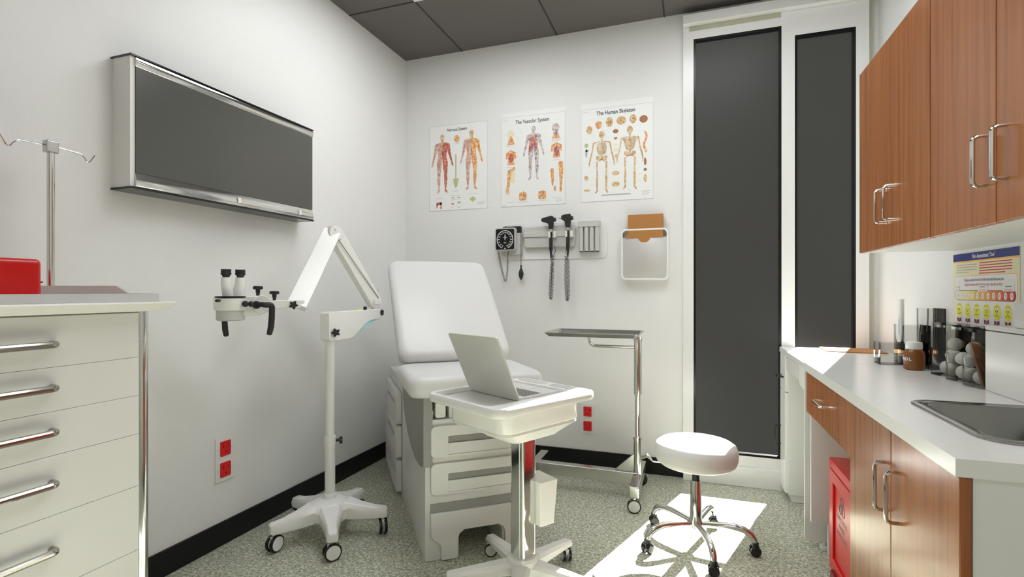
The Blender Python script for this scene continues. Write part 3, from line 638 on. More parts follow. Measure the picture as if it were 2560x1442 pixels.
# desk
t = thing('desk', 'white desk with kneehole between the wooden cabinets and the window', 'desk', (0, 0, 0))
B().prism([(CX, .803), (CX, .826), (CX + .004, CZ), (XR - .001, CZ), (XR - .001, .803)], 2.609, 3.29, 'xz').build('desktop', 'counter', t)
B().box(.480, .95, 2.612, 2.632, .03, .803).build('side_panel', 'sidew', t)
B().cyl((.56, 2.622, 0), (.56, 2.622, .012), .022, .022).cyl((.56, 2.622, .012), (.56, 2.622, .032), .008).build('foot', 'sidew', t)
B().cyl((.90, 2.622, 0), (.90, 2.622, .012), .022, .022).cyl((.90, 2.622, .012), (.90, 2.622, .032), .008).build('foot', 'sidew', t)
B().prism([(2.634, .803), (2.634, .700), (2.74, .712), (2.74, .803)], .478, .53, 'yz').build('corner_block', 'sidew', t, bevel=.002)
d = B().box(.482, .50, 2.743, 3.118, .722, .798).build('center_drawer', 'whiteg', t, bevel=.003)
B().box(.50, .90, 2.76, 3.10, .735, .795).build('drawer_box', 'sidew', d)
p_ = B().box(.495, .95, 3.125, 3.285, .04, .803).box(.51, .94, 3.13, 3.28, 0.001, .04).build('pedestal', 'sidew', t, bevel=.002)
d = B().box(.478, .495, 3.126, 3.284, .60, .80).build('pedestal_drawer', 'whiteg', t, bevel=.002); bow((.479, 3.24, .675), (.479, 3.17, .675), (-.03, 0, 0), .005, 'blackg', d)
d = B().box(.478, .495, 3.126, 3.284, .05, .596).build('pedestal_door', 'whiteg', t, bevel=.002); bow((.479, 3.262, .283), (.479, 3.262, .385), (-.028, 0, 0), .0045, 'blackg', d)
# upper cabinets
def upper(label, y0, y1, ys, hs):
    t = thing('wall_cabinet', label, 'cabinet', (0, 0, 0), group='wall cabinets over the worktop')
    B().box(.662, XR, y0, y1, 1.304, 2.022).build('body', 'sidew', t)
    for (a, c), h in zip(ys, hs):
        d = front(t, 'door', a + .0012, c - .0012, 1.302, 2.024, .640, .660); bow((.641, h, 1.392), (.641, h, 1.508), (-.026, 0, 0), .0048, parent=d)
upper('wooden wall cabinet nearest the window, with two handles low on its doors', 1.774, 2.427, [(2.108, 2.427), (1.774, 2.108)], [2.150, 2.064])
upper('wooden wall cabinet over the sink, nearest the viewer', 1.10, 1.771, [(1.436, 1.771), (1.10, 1.436)], [1.478, 1.396])

# red bin in the bay
t = thing('waste_bin', 'red biohazard waste bin on black castors in the open bay under the drawer', 'waste bin', (.515, 1.955, 0))
bx, by = .36, .385
B().prism([(0, .06), (0, .478), (by, .478), (by, .06)], .008, bx, 'yz', inner=None).build('body', 'red', t, bevel=.006)
B().prism(rrect(0, by, .455, .492, .004), 0, bx + .005, 'yz').build('lid', 'red', t, bevel=.006)
B().prism([(.0, .06), (by, .06), (by, .452), (0, .452)], .0, .010, 'yz', inner=[(.05, .11), (by - .05, .11), (by - .05, .405), (.05, .405)]).build('front_frame', 'red', t, bevel=.003)
B().box(-.012, .02, .06, by - .06, .035, .075).build('pedal', 'redd', t, bevel=.006, label='dark red foot pedal')
for x in (.05, .31):
    for y in (.05, .335): B().cyl((x, y - .012, .026), (x, y + .012, .026), .026).cyl((x, y, .026), (x, y, .075), .01).build('caster', 'black', t)
s = B()
for k in range(3):
    a = R_(90 + 120 * k); s.prism([(p[0] * 1, p[1]) for p in circle(.020 * math.cos(a), .020 * math.sin(a), .019, 20)], 0, .0006, inner=circle(.023 * math.cos(a), .023 * math.sin(a), .013, 20))
s.prism(circle(0, 0, .006, 12), 0, .0007)
s.build('biohazard_symbol', 'ink', t, loc=(.0078, .235, .345), rot=(PI / 2, 0, -PI / 2))
for i, w_ in enumerate(('INFECTIOUS', 'WASTE', 'BIOHAZARD')): text(w_, .026, 'ink', t, (.0075, .235, .295 - .03 * i), name='lettering', rot=(PI / 2, 0, -PI / 2), sx=.9)

# ------------------------------------------------------------------ things on worktop and desk
tag(B().box(-.135, .135, -.105, .105, 0, .006).build('brown_folder', 'kraft', loc=(.805, 3.178, CZ), rot=(0, 0, R_(-2)), bevel=.002), 'flat brown folder lying at the window end of the desk', 'folder')
def tray_box(label, x0, y0, y1, z1, ucut, xb=XR - .003, group='clear acrylic holders on the worktop'):
    t = thing('acrylic_holder', label, 'holder', (0, 0, 0), group=group)
    z0 = CZ; w = .003; yc = (y0 + y1) / 2; hw = (y1 - y0) / 2 - .012
    # front plate facing -X, with a U cut
    d = (z1 - z0) * ucut
    pl = [(y0, z0), (y1, z0), (y1, z1), (yc + hw, z1)] + [(yc + hw * math.cos(R_(a)), z1 - d * math.sin(R_(a)) ** .6) for a in range(10, 180, 10)] + [(yc - hw, z1), (y0, z1)]
    B().prism(pl, x0, x0 + w, 'yz').build('front_plate', 'acryl', t)
    B().box(x0 + w, xb, y0, y0 + w, z0, z1).build('side_plate', 'acryl', t); B().box(x0 + w, xb, y1 - w, y1, z0, z1).build('side_plate', 'smoke', t)
    B().box(xb - .003, xb, y0 + w, y1 - w, z0, z1).build('back_plate', 'acryl', t); B().box(x0 + w, xb - .003, y0 + w, y1 - w, z0, z0 + w).build('base_plate', 'acryl', t)
    return t
tray_box('lowest clear acrylic holder with U-shaped front cut, nearest the window', .770, 2.632, 2.712, .925, .75, .862)
tray_box('clear acrylic holder with U-shaped cut holding the upright white tube, middle height', .866, 2.665, 2.775, 1.0, .5)
tray_box('tallest clear acrylic holder, behind the brown bottle', .905, 2.525, 2.64, 1.078, .45)
t = thing('sample_tube', 'upright translucent white tube standing in the acrylic holder', 'tube', (.888, 2.756, CZ + .0035))
B().lathe([(.006, .0), (.0105, .006), (.0115, .012), (.0115, .27), (.012, .272), (.012, .28), (.001, .28)], n=20).build('body', 'whiteg', t)
B().prism(rrect(-.008, .008, .12, .19, .002), -.0118, -.0112, 'yz').build('tube_label', 'inkb', t)
t = thing('pill_bottle', 'brown bottle with white cap and white lettering on the worktop', 'bottle', (.853, 2.508, CZ))
B().lathe([(.030, 0), (.0355, .004), (.0365, .012), (.0365, .062), (.034, .074), (.027, .082), (.026, .086), (.001, .086)], n=32).build('body', 'brownb', t)
B().lathe([(.0265, .084), (.028, .087), (.028, .106), (.026, .112), (.012, .1145), (.001, .1145)], n=36).build('cap', 'whiteg', t, label='white screw cap')
for i, ch in enumerate('ENOL'):
    a = R_(167 + 21 * i); text(ch, .017, 'wht', t, (.0370 * math.cos(a), .0370 * math.sin(a), .044), name='lettering', rot=(PI / 2, 0, a + PI / 2), bold=.0006)
# three smoked bins
def smoked(label, y0, y1, x0=.888, z1=1.02):
    t = thing('smoked_bin', label, 'storage bin', (0, 0, 0), group='smoked acrylic bins in a row')
    w = .003; z0 = CZ
    def sideprof(): return [(x0 + .02, z0), (x0 + .006, z0 + .004), (x0, z0 + .018), (x0, z1 - .03), (x0 + .012, z1), (XR - .004, z1), (XR - .004, z0)]
    B().prism(sideprof(), y0, y0 + w, 'xz').build('side_plate', 'smoke', t); B().prism(sideprof(), y1 - w, y1, 'xz').build('side_plate', 'smoke', t)
    # bowed front
    n_ = 9
    def lp(dx, z): return [(x0 + dx - .020 * math.sin(PI * i / (n_ - 1)), y0 + w + (y1 - y0 - 2 * w) * i / (n_ - 1), z) for i in range(n_)]
    fl = B(); 
    fl.loft([lp(0, z0 + .001), lp(0, z0 + .10)], cap=False, loop_closed=False).loft([lp(.003, z0 + .001), lp(.003, z0 + .10)], cap=False, loop_closed=False); fl.build('front_panel', 'smoke', t)
    bt = B(); q = lp(0, z0 + .0015); bt.poly([(p[0], p[1]) for p in q] + [(XR - .006, y1 - w), (XR - .006, y0 + w)], z0 + .0015); bt.build('base_plate', 'smoke', t)
    B().box(x0 + .004, XR - .004, y0, y1, z1 + .0005, z1 + .008).build('lid', 'smoke', t, bevel=.002)
    B().box(x0 - .006, x0 + .006, y0 + .02, y1 - .02, z1 - .008, z1 + .010).build('lid_grip', 'smoke', t)
    B().box(XR - .0055, XR - .0035, y0 + w, y1 - w, z0 + .002, z1).build('back_panel', 'smoke', t)
    return t
smoked('smoked acrylic bin of cotton balls, right behind the brown bottle', 2.325, 2.446); smoked('smoked acrylic bin of cotton balls, middle of the row', 2.205, 2.318); smoked('smoked acrylic bin with wooden sticks beside the white box', 2.078, 2.198)
cb = None
spots = [(.928, 2.417, .026), (.925, 2.356, .026), (.94, 2.402, .075), (.932, 2.356, .072), (.942, 2.39, .118), (.926, 2.285, .026), (.93, 2.235, .026), (.938, 2.26, .073), (.930, 2.297, .074), (.93, 2.172, .026), (.942, 2.25, .115)]
lbl = ['bottom left ball in the left bin', 'bottom right ball in the left bin', 'upper left ball in the left bin', 'upper right ball in the left bin', 'topmost ball in the left bin', 'bottom left ball in the middle bin', 'bottom right ball in the middle bin', 'second layer ball centred in the middle bin', 'second layer ball against the left side of the middle bin', 'only ball in the bin with the wooden sticks', 'topmost ball in the middle bin']
for (x, y, z), l in zip(spots, lbl):
    if cb is None:
        o = cb = B().lathe([(.001, -.024), (.012, -.022), (.021, -.012), (.024, 0), (.021, .013), (.012, .022), (.001, .024)], n=16).build('cotton_ball', 'cotton')
    else: o = cb.copy(); COL.objects.link(o)
    tag(o, 'white cotton ball, ' + l, 'cotton ball', 'cotton balls in the smoked bins'); o.location = (x, y, CZ + z); o.rotation_euler = (random.random(), random.random(), 0)
st = None
for k in range(9):
    if st is None: o = st = B().prism(rrect(-.0085, .0085, 0, .150, .008), 0, .0025, 'xz').build('wooden_stick', 'wooden')
    else: o = st.copy(); COL.objects.link(o)
    o.location = (.912 + .0045 * k, 2.118 - .0006 * k, CZ + .003); o.rotation_euler = (R_(-14 - .6 * k), 0, R_(90))
    tag(o, 'brown wooden stick leaning in the smoked bin beside the white box', 'wooden stick', 'wooden sticks in the smoked bin')
t = thing('supply_box', 'white rectangular box with a dark seam, against the wall at the right edge', 'box', (0, 0, 0))
B().box(.892, .966, 1.50, 2.066, CZ, 1.022).build('body', 'whiteg', t, bevel=.004)
B().box(.896, .966, 1.505, 2.06, 1.0215, 1.0255).build('seam', 'black', t, label='dark seam')
B().box(.892, .966, 1.50, 2.066, 1.025, 1.040).build('lid', 'whiteg', t, bevel=.003)
tag(B().prism(rrect(.90, .962, 1.0405, 1.115, .004), 1.5, 1.925, 'xz').build('paper_box', 'white', bevel=.004), 'smaller white box lying on top of the seamed white box, right edge', 'box')
# ------------------------------------------------------------------ exam table (local: x across, y toward the head end)
t = thing('exam_table', 'white medical exam table with raised backrest and drawers, in the back left corner', 'exam table', (-1.066, 1.923, 0), (0, 0, R_(39)))
BW, BL = .505, 1.345
nt_ = [(.146, 0), (.146, .085), (.152, .103), (.168, .115), (.322, .115), (.338, .103), (.344, .085), (.344, 0)]
ol = [(0, 0)] + nt_ + [(BW, 0), (BW, .60), (0, .60)]
B().prism(ol, .0, .26, 'xz').build('front_base', 'table', t, bevel=.003, seg=2)
B().box(0.002, BW - .002, .26, BL, 0, .645).build('base', 'table', t, bevel=.004)
B().box(0.02, BW - .02, .14, .46, .60, .70).box(.012, BW - .012, .0, .46, .688, .70).box(.105, .125, .01, .14, .60, .688).box(.125, BW, .02, .14, .60, .688).build('seat_deck', 'table', t)
B().cyl((.035, .03, .637), (.035, .03, .60), .006).prism(rrect(.045, .092, .602, .672, .012), .01, .06, 'xz').build('stirrup_bracket', 'whiteg', t, bevel=.006, label='white rounded bracket in the recess')
B().box(.006, .1, .10, .12, .64, .69).build('recess_shade', 'black', t)  # black sheet puts the dark of the recess into colour
pp = [(0, .690), (.64, .690), (.63, .62), (.60, .55), (.53, .48), (.44, .43), (.32, .395), (.20, .378), (.10, .382), (.03, .395), (0, .41)]
B().prism([(p[0] + .0, p[1]) for p in pp], -.010, .001, 'yz').build('side_panel', 'greym', t, bevel=.002, label='darker grey curved side panel')
B().box(-.010, .030, -.012, .0, .405, .700).build('corner_post', 'greyd', t, bevel=.003)
def slot_drawer(par, x0, x1, z0, z1, sx0, sx1, sz0, sz1, y, th, name='drawer', m='table', side=False):
    """drawer front with a recessed finger slot; side=True puts it on the table's long side (facing -x)"""
    pl = 'yz' if side else 'xz'
    def F(b, poly, d0, d1, inner=None): return b.prism(poly, d0, d1, pl, inner)
    r = .02
    o = F(B(), rrect(x0, x1, z0, z1, r, 4), y - th, y, inner=None) if sx0 is None else None
    if o is None:
        ou = rrect(x0, x1, z0, z1, r, 4); inn = rrect(sx0, sx1, sz0, sz1, .004, 4)
        o = F(B(), ou, y - th, y, inner=inn)
    d = o.build(name, m, par, bevel=.003, seg=2)
    mid = sz0 + (sz1 - sz0) * .60
    F(B(), [(sx0 + .0005, sz0 + .0005), (sx1 - .0005, sz0 + .0005), (sx1 - .0005, mid), (sx0 + .0005, mid)], y - th + .005, y - .001).build('finger_lip', m, d)
    F(B(), [(sx0 + .0005, mid), (sx1 - .0005, mid), (sx1 - .0005, sz1 - .0005), (sx0 + .0005, sz1 - .0005)], y - .003, y - .001).build('slot_recess', 'greyd', d, label='dark finger slot')  # darker grey paints the shade deep in the slot
    return d
slot_drawer(t, .022, .480, .443, .574, .097, .405, .450, .530, 0, .016)
slot_drawer(t, .022, .480, .283, .414, .097, .405, .290, .370, 0, .016)
# pull-out step; the grey strip above it paints a shaded recess
B().box(.022, .480, -.004, 0.0, .20, .243).build('step_shade_strip', 'greyd', t, label='grey strip painting the shaded recess above the step')
sp = [(.022, .205), (.022, .115), (.03, .098), (.05, .085), (.062, .07), (.066, .05), (.066, .004), (.138, .004), (.138, .085), (.146, .108), (.168, .122), (.322, .122), (.344, .108), (.352, .085), (.352, .004), (.436, .004), (.436, .05), (.440, .07), (.452, .085), (.472, .098), (.480, .115), (.480, .205)]
B().prism(sp, -.018, 0.0, 'xz').build('step', 'table', t, bevel=.003, seg=2)
for z0, z1 in ((.400, .578), (.211, .393), (.022, .203)):
    slot_drawer(t, .74, 1.32, z0, z1, .84, 1.22, z0 + .045, z1 - .055, 0.0, .03, side=True, name='side_drawer')
# padding
def pad(b, x0, x1, y0, y1, z0, z1, r):
    return b.loft([[(p[0], p[1], z) for p in rrect(x0 + k, x1 - k, y0 + k, y1 - k, r, 6)] for z, k in ((z0, .012), (z0 + .012, .002), (z0 + .03, 0), (z1 - .03, 0), (z1 - .014, .006), (z1 - .004, .018), (z1, .035))])
pad(B(), -.068, .540, -.035, .440, .700, .788, .05).build('seat', 'vinyl', t, ang=60)
bk = bpy.data.objects.new('backrest', None)
bb = pad(B(), -.058, .532, 0, .750, 0, .075, .06).build('backrest', 'vinyl', t, ang=60, loc=(0, .435, .772), rot=(R_(43.5), 0, 0))
bpy.data.objects.remove(bk)
B().prism(rrect(-.050, .524, .01, .745, .055), -.022, 0).build('backrest_shell', 'table', bb, bevel=.004)
B().box(.10, .13, .70, .80, .62, .80, None).box(.38, .41, .70, .80, .62, .80).build('back_support', 'table', t)

# ------------------------------------------------------------------ laptop cart (local x toward the trough side, y away from the viewer)
CR = R_(61.8)
t = thing('computer_cart', 'white rolling computer cart with chrome column and rounded tray, in front of the exam table', 'cart', (-.641, 1.846, 0), (0, 0, CR))
ZT = .766
o = rrect(-.256, .256, -.203, .222, .045, 6); wl = rrect(-.225, .165, -.132, .197, .012, 6)
def lp(k, z, base): 
    x0, x1, y0, y1, r = base; return [(p[0], p[1], z) for p in rrect(x0 + k, x1 - k, y0 + k, y1 - k, max(r - k, .004), 6)]
ob = (-.256, .256, -.203, .222, .045); ib = (-.236, .168, -.135, .200, .03)
b = B().loft([lp(.012, ZT - .034, ob), lp(.003, ZT - .030, ob), lp(0, ZT - .022, ob), lp(0, ZT - .008, ob), lp(.004, ZT - .001, ob), lp(.010, ZT, ob), lp(0, ZT, ib), lp(.002, ZT - .003, ib), lp(.004, ZT - .017, ib)], cap=False, )
b.build('tray', 'whiteg', t, ang=45)
B().loft([lp(.011, ZT - .034, ob), lp(.011, ZT - .018, ob)]).build('tray_floor', 'whiteg', t)
for y0, y1 in ((.03, .19), (-.185, .005)):
    tb = (.190, .232, y0, y1, .018)
    B().prism([(p[0], p[1]) for p in rrect(tb[0], tb[1], y0, y1, .018, 5)], ZT + .0002, ZT + .0022, 'xy', inner=rrect(tb[0] + .004, tb[1] - .004, y0 + .004, y1 - .004, .014, 5)).build('pen_trough_rim', 'whiteg', t)
    B().prism(rrect(tb[0] + .004, tb[1] - .004, y0 + .004, y1 - .004, .014, 5), ZT + .0001, ZT + .0006).build('pen_trough', 'grey', t)
cb_ = (-.192, .205, -.165, .170, .05)
B().loft([lp(.0, ZT - .034, cb_), lp(.0, .668, cb_), lp(.003, .664, cb_)]).build('drawer_case', 'whiteg', t, ang=45)
B().loft([lp(.004, .664, cb_), lp(.002, .655, cb_), [(p[0] * 1 + .0, p[1], .606) for p in rrect(-.085, .155, -.10, .095, .03, 6)], [(p[0], p[1], .600) for p in rrect(-.08, .15, -.095, .09, .03, 6)]]).build('funnel', 'whiteg', t, ang=45)
cc = (.048, 0)
b = B(); L = []
for z in (.115, .60): L.append([(p[0], p[1], z) for p in rrect(cc[0] - .036, cc[0] + .036, cc[1] - .038, cc[1] + .038, .012, 6)])
b.loft(L).build('column', 'chrome', t, ang=60)
for s_ in (-.0075, .0075): B().cyl((cc[0] - .0355, cc[1] - .026 + s_, .13), (cc[0] - .0355, cc[1] - .026 + s_, .598), .003, n=8).build('column_rail', 'sidew', t)
B().lathe([(.062, .102), (.062, .120), (.054, .130), (.001, .131)], (cc[0], cc[1], 0), 32).build('column_foot', 'whiteg', t)
b = B()
import itertools
for k, a in enumerate((210, 282, 354, 66, 138)):
    a = R_(a) - CR; u = V((math.cos(a), math.sin(a), 0)); w = V((-math.sin(a), math.cos(a), 0)); c = V((cc[0], cc[1], 0))
    lg = B().loft([[c + u * r + w * s * ww + V((0, 0, z)) for s, z in ((-1, z0), (1, z0), (1, z1 - .012), (.6, z1), (-.6, z1), (-1, z1 - .012))] for r, ww, z0, z1 in ((.0, .040, .07, .112), (.06, .036, .068, .112), (.20, .026, .066, .098), (.285, .024, .066, .088), (.295, .018, .068, .084))]).build('base_leg', 'whiteg', t, bevel=.002, seg=2)
    p = c + u * .275; caster(t, (p.x, p.y, 0), a + .9, .028, 'grey', 'blackg', .012, True, 'whiteg', top=.014)
# side pouch on the column
B().prism([(0, 0), (.068, .0), (.068, .012), (.085, .165), (.085, .170), (0, .170)], -.062, .062, 'xz').build('side_pouch', 'whiteg', t, bevel=.003, loc=(cc[0] + .037, -.005, .245), rot=(0, 0, R_(-8)))

# laptop
t = thing('laptop', 'open silver laptop seen from behind, standing in the tray of the white cart', 'laptop', (-.641, 1.846, .750), (0, 0, CR))
B().prism(rrect(-.055, .155, -.092, .198, .010), 0, .012).build('keyboard_base', 'alum', t, bevel=.002)
b = B()
for r in range(5):
    for c in range(13):
        x0 = -.022 + r * .0185; y0 = -.078 + c * .0203; b.box(x0, x0 + .0155, y0, y0 + .0172, .0121, .0132)
b.build('keyboard', 'key', t)
B().box(.082, .142, .005, .10, .0121, .0126).build('touchpad', 'alum', t)
B().cyl((-.053, -.06, .013), (-.053, .165, .013), .0045).build('hinge', 'blackg', t)
lid = B().prism(rrect(-.092, .198, 0, .252, .010), -.0035, .0035, 'yz').build('lid', 'alum', t, bevel=.002, loc=(-.058, 0, .010), rot=(0, R_(-25), 0))
B().box(.0036, .0042, -.086, .192, .012, .246).build('screen', 'blackg', lid)

# ------------------------------------------------------------------ microscope on a floor stand
mx_, my_ = -1.612, 1.995
t = thing('floor_microscope', 'white binocular microscope on a folding arm and five-legged rolling stand, by the left wall', 'microscope', (mx_, my_, 0))
hub = B().lathe([(.095, .088), (.105, .10), (.105, .140), (.085, .165), (.05, .176), (.001, .178)], n=30).build('hub', 'whiteg', t)
for k in range(5):
    a = R_(23 + 72 * k); u = V((math.cos(a), math.sin(a), 0)); w = V((-math.sin(a), math.cos(a), 0))
    B().loft([[u * r + w * s * ww + V((0, 0, z)) for s, z in ((-.9, z0), (.9, z0), (1, z1 - .02), (.72, z1), (-.72, z1), (-1, z1 - .02))] for r, ww, z0, z1 in ((.03, .060, .10, .172), (.09, .052, .088, .164), (.15, .036, .080, .146), (.21, .027, .078, .132), (.258, .026, .080, .126), (.268, .020, .084, .118))]).build('base_leg', 'whiteg', t, bevel=.005)
    p = u * .245; caster(t, (p.x, p.y, 0), [1.9, .3, 2.2, 1.15, .55][k] + .4, .0375, 'whiteg', 'blackg', .014, True, 'whiteg')
B().lathe([(.030, .165), (.030, .195), (.027, .20), (.001, .2)]).build('column_socket', 'whiteg', t)
B().cyl((0, 0, .19), (0, 0, .455), .0235, n=28).cyl((0, 0, .425), (0, 0, .465), .0262, n=28).build('column', 'white', t)
B().cyl((0, 0, .46), (0, 0, .93), .0210, n=28).build('inner_column', 'white', t)
star_knob(t, (.036, .022, .445), (.8, .6, 0), .018)
prof = [(-.038, 1.045), (-.030, 1.052), (.372, 1.052), (.376, 1.048), (.376, .999), (.330, .999), (.275, .993), (.225, .971), (.168, .934), (.14, .919), (.09, .916), (-.025, .914), (-.036, .925)]
B().prism([(p[0] - .0, p[1]) for p in prof], -.026, .026, 'yz').build('arm_bracket', 'whiteg', t, bevel=.012, seg=4)
B().prism([(.155, .928), (.365, 1.0), (.30, 1.003), (.2, .98)], -.004, .020, 'yz').build('accent_web', 'cyan', t, label='pale cyan web under the bracket')
B().box(-.008, .008, .20, .24, 1.0515, 1.056).build('level', 'lime', t, label='lime green level')
B().cyl((.0, .275, 1.05), (0, .275, 1.068), .009, n=16).build('button', 'black', t)
star_knob(t, (.035, -.005, .955), (.75, -.65, 0), .021); star_knob(t, (.022, .385, 1.033), (.7, .7, 0), .017)
K1 = V((0, .362, 1.052)); AP = V((-.043, .073, 1.432)); EN = V((.007, -.227, 1.095))
B().cyl(K1, K1 + V((0, 0, .03)), .019, n=24).box(-.026, .026, .325, .385, 1.078, 1.105).build('swivel', 'whiteg', t, bevel=.002)
sd = (.95, -.30, 0)
B().bar(K1 + V((0, .004, .03)), AP + V((0, .012, 0)), .046, .072, sd).build('lower_link', 'whiteg', t, bevel=.003)
B().bar(K1 + V((.027, -.004, .06)), AP + V((.027, -.006, -.02)), .003, .004, sd).build('link_seam', 'greyd', t)
B().bar(AP + V((0, -.006, .004)), EN + V((0, .0, -.012)), .036, .082, (.62, -.78, 0)).build('upper_link', 'whiteg', t, bevel=.003)
B().cyl(AP - V((.030, -.010, 0)), AP + V((.030, -.010, 0)), .036, n=28).build('elbow', 'whiteg', t, bevel=.002)
for p in ((K1 + V((.026, -.01, .10))), (AP + V((.029, .02, -.03))), (AP + V((.03, -.02, .012)))): B().cyl(p, p + V((.004, -.001, 0)), .004, n=10).build('bolt', 'steelb', t)
# head frame
hd = B().box(-.03, .165, -.019, .019, -.017, .016).build('head_arm', 'whiteg', t, bevel=.003, loc=tuple(EN), rot=(0, 0, R_(244.2)))
B().cyl((.150, -.03, 0), (.150, .034, 0), .037, n=32).box(.15, .22, -.030, .030, -.044, .035).build('tilt_joint', 'whiteg', hd, bevel=.003)
hc = (.257, 0, 0)
B().lathe([(.045, -.060), (.049, -.056), (.049, -.022), (.055, -.020), (.0585, -.010), (.0585, .026), (.001, .027)], hc, 36).build('optics_body', 'whiteg', hd)
B().lathe([(.044, -.062), (.0505, -.058), (.0508, -.024), (.001, -.023)], hc, 36).build('lens_ring', 'grey', hd, label='grey lens ring')
B().lathe([(.0555, .0272), (.0555, .0345), (.001, .035)], hc, 36).build('black_ring', 'blackg', hd, label='thin black ring')
for x in (.2215, .273):
    dx = (x - .2485)
    B().loft([[(.2485 + dx * k + r * math.cos(2 * PI * i / 20), 0 + r * .9 * math.sin(2 * PI * i / 20), z) for i in range(20)] for k, r, z in ((.7, .0205, .034), (.8, .0205, .06), (1.0, .0185, .080), (1.0, .0165, .108))]).build('eyepiece_tube', 'whiteg', hd)
    B().lathe([(.012, .108), (.0125, .112), (.0192, .122), (.0192, .125), (.0178, .126), (.0182, .138), (.0192, .1395), (.001, .139)], (x, 0, 0), 24).build('eyecup', 'black', hd)
def tknob(x, y, z):
    B().cyl((x, y, z), (x, y, z + .014), .0065).lathe([(.008, .012), (.009, .027), (.001, .028)], (x, y, z)).lathe([(.017, .027), (.020, .031), (.020, .037), (.016, .041), (.001, .041)], (x, y, z), 10).build('knob', 'black', hd)
tknob(.155, 0, .034); tknob(.090, 0, .014)
star_knob(hd, (.032, .045, -.004), (0, 1, 0), .0185); B().cyl((.032, .018, -.004), (.032, .040, -.004), .008).build('knob_stem', 'whiteg', hd)
B().ball((.198, .052, .003), .0115).build('focus_knob', 'black', hd); B().ball((.222, .062, .004), .0125).build('focus_knob', 'black', hd)
B().lathe([(.013, 0), (.0155, .004), (.0155, .014), (.012, .018), (.001, .018)], (.175, .034, -.001), 20, 'y').build('joint_cap', 'black', hd)
hp = [(.172, .056, -.001), (.163, .066, .001), (.150, .072, -.001)] + [(.138 - .012 * math.sin(R_(a)), .074, -.013 + .013 * math.cos(R_(a))) for a in (15, 40, 65, 90)] + [(.127, .074, -.05), (.130, .074, -.09), (.136, .073, -.117), (.137, .073, -.122)]
B().tube(hp, [.010, .0105, .011, .0115, .0115, .0115, .0115, .0118, .012, .0105, .007], 14).build('handle', 'black', hd)
B().tube([(.268, -.035, -.04), (.268, -.036, -.07), (.266, -.036, -.10), (.262, -.036, -.122), (.261, -.036, -.126)], [.0105, .0108, .011, .010, .006], 14).build('handle', 'black', hd)
B().cyl((.31, .052, .018), (.325, .066, .018), .005).build('lock_lever', 'black', hd)

# ------------------------------------------------------------------ rolling instrument stand (Mayo type)
t = thing('instrument_stand', 'chrome rolling instrument stand with flat tray on a single post, near the back wall', 'instrument stand', (-.283, 2.90, 0))
B().cyl((0, 0, .10), (0, 0, .335), .022, n=24).cyl((0, 0, .325), (0, 0, .345), .025, n=24).build('lower_post', 'chrome', t)
B().cyl((0, 0, .33), (0, 0, .60), .014, n=24).build('middle_post', 'chrome', t)
B().cyl((0, 0, .58), (0, 0, .885), .021, n=24).cyl((0, 0, .875), (0, 0, .897), .024, n=24).build('upper_post', 'chrome', t)
B().box(-.60, .0, -.026, .026, .085, .150).build('long_bar', 'steel', t, bevel=.004)
B().prism([(-.02, .15), (-.125, .15), (-.015, .255)], -.008, .008, 'xz').build('gusset', 'steel', t, bevel=.002)
B().box(-.025, .025, -.205, .24, .08, .140).build('cross_bar', 'steel', t, bevel=.006)
B().box(-.625, -.575, -.10, .24, .08, .140).build('cross_bar', 'steel', t, bevel=.006)
for x, y, a, m in ((0, -.19, 3.3, 'grey'), (0, .215, .5, 'blackg'), (-.60, -.085, .6, 'blackg'), (-.60, .215, .3, 'blackg')): caster(t, (x, y, 0), a, .036, m, 'blackg', .022, False, 'steel', top=.012)
rod = [(-.0, 0, .838)] + [(-.20, 0, .838)] + [(-.235 - .035 * math.sin(R_(a)), 0, .873 - .035 * math.cos(R_(a))) for a in (0, 20, 45, 70, 90)] + [(-.270, 0, .897)]
B().tube(rod, .0085, 12).build('support_rod', 'chrome', t)
def trl(k, z): return [(p[0], p[1], z) for p in rrect(-.498 + k, .028 - k, -.172 + k, .170 - k, max(.03 - k, .008), 6)]
B().loft([trl(.026, .899), trl(.002, .917), trl(0, .919), trl(.008, .9205), trl(.010, .919), trl(.028, .9015)], cap=False).build('tray_rim', 'steel', t, ang=50)
B().loft([trl(.025, .8985), trl(.027, .9012)]).build('tray', 'steel', t)

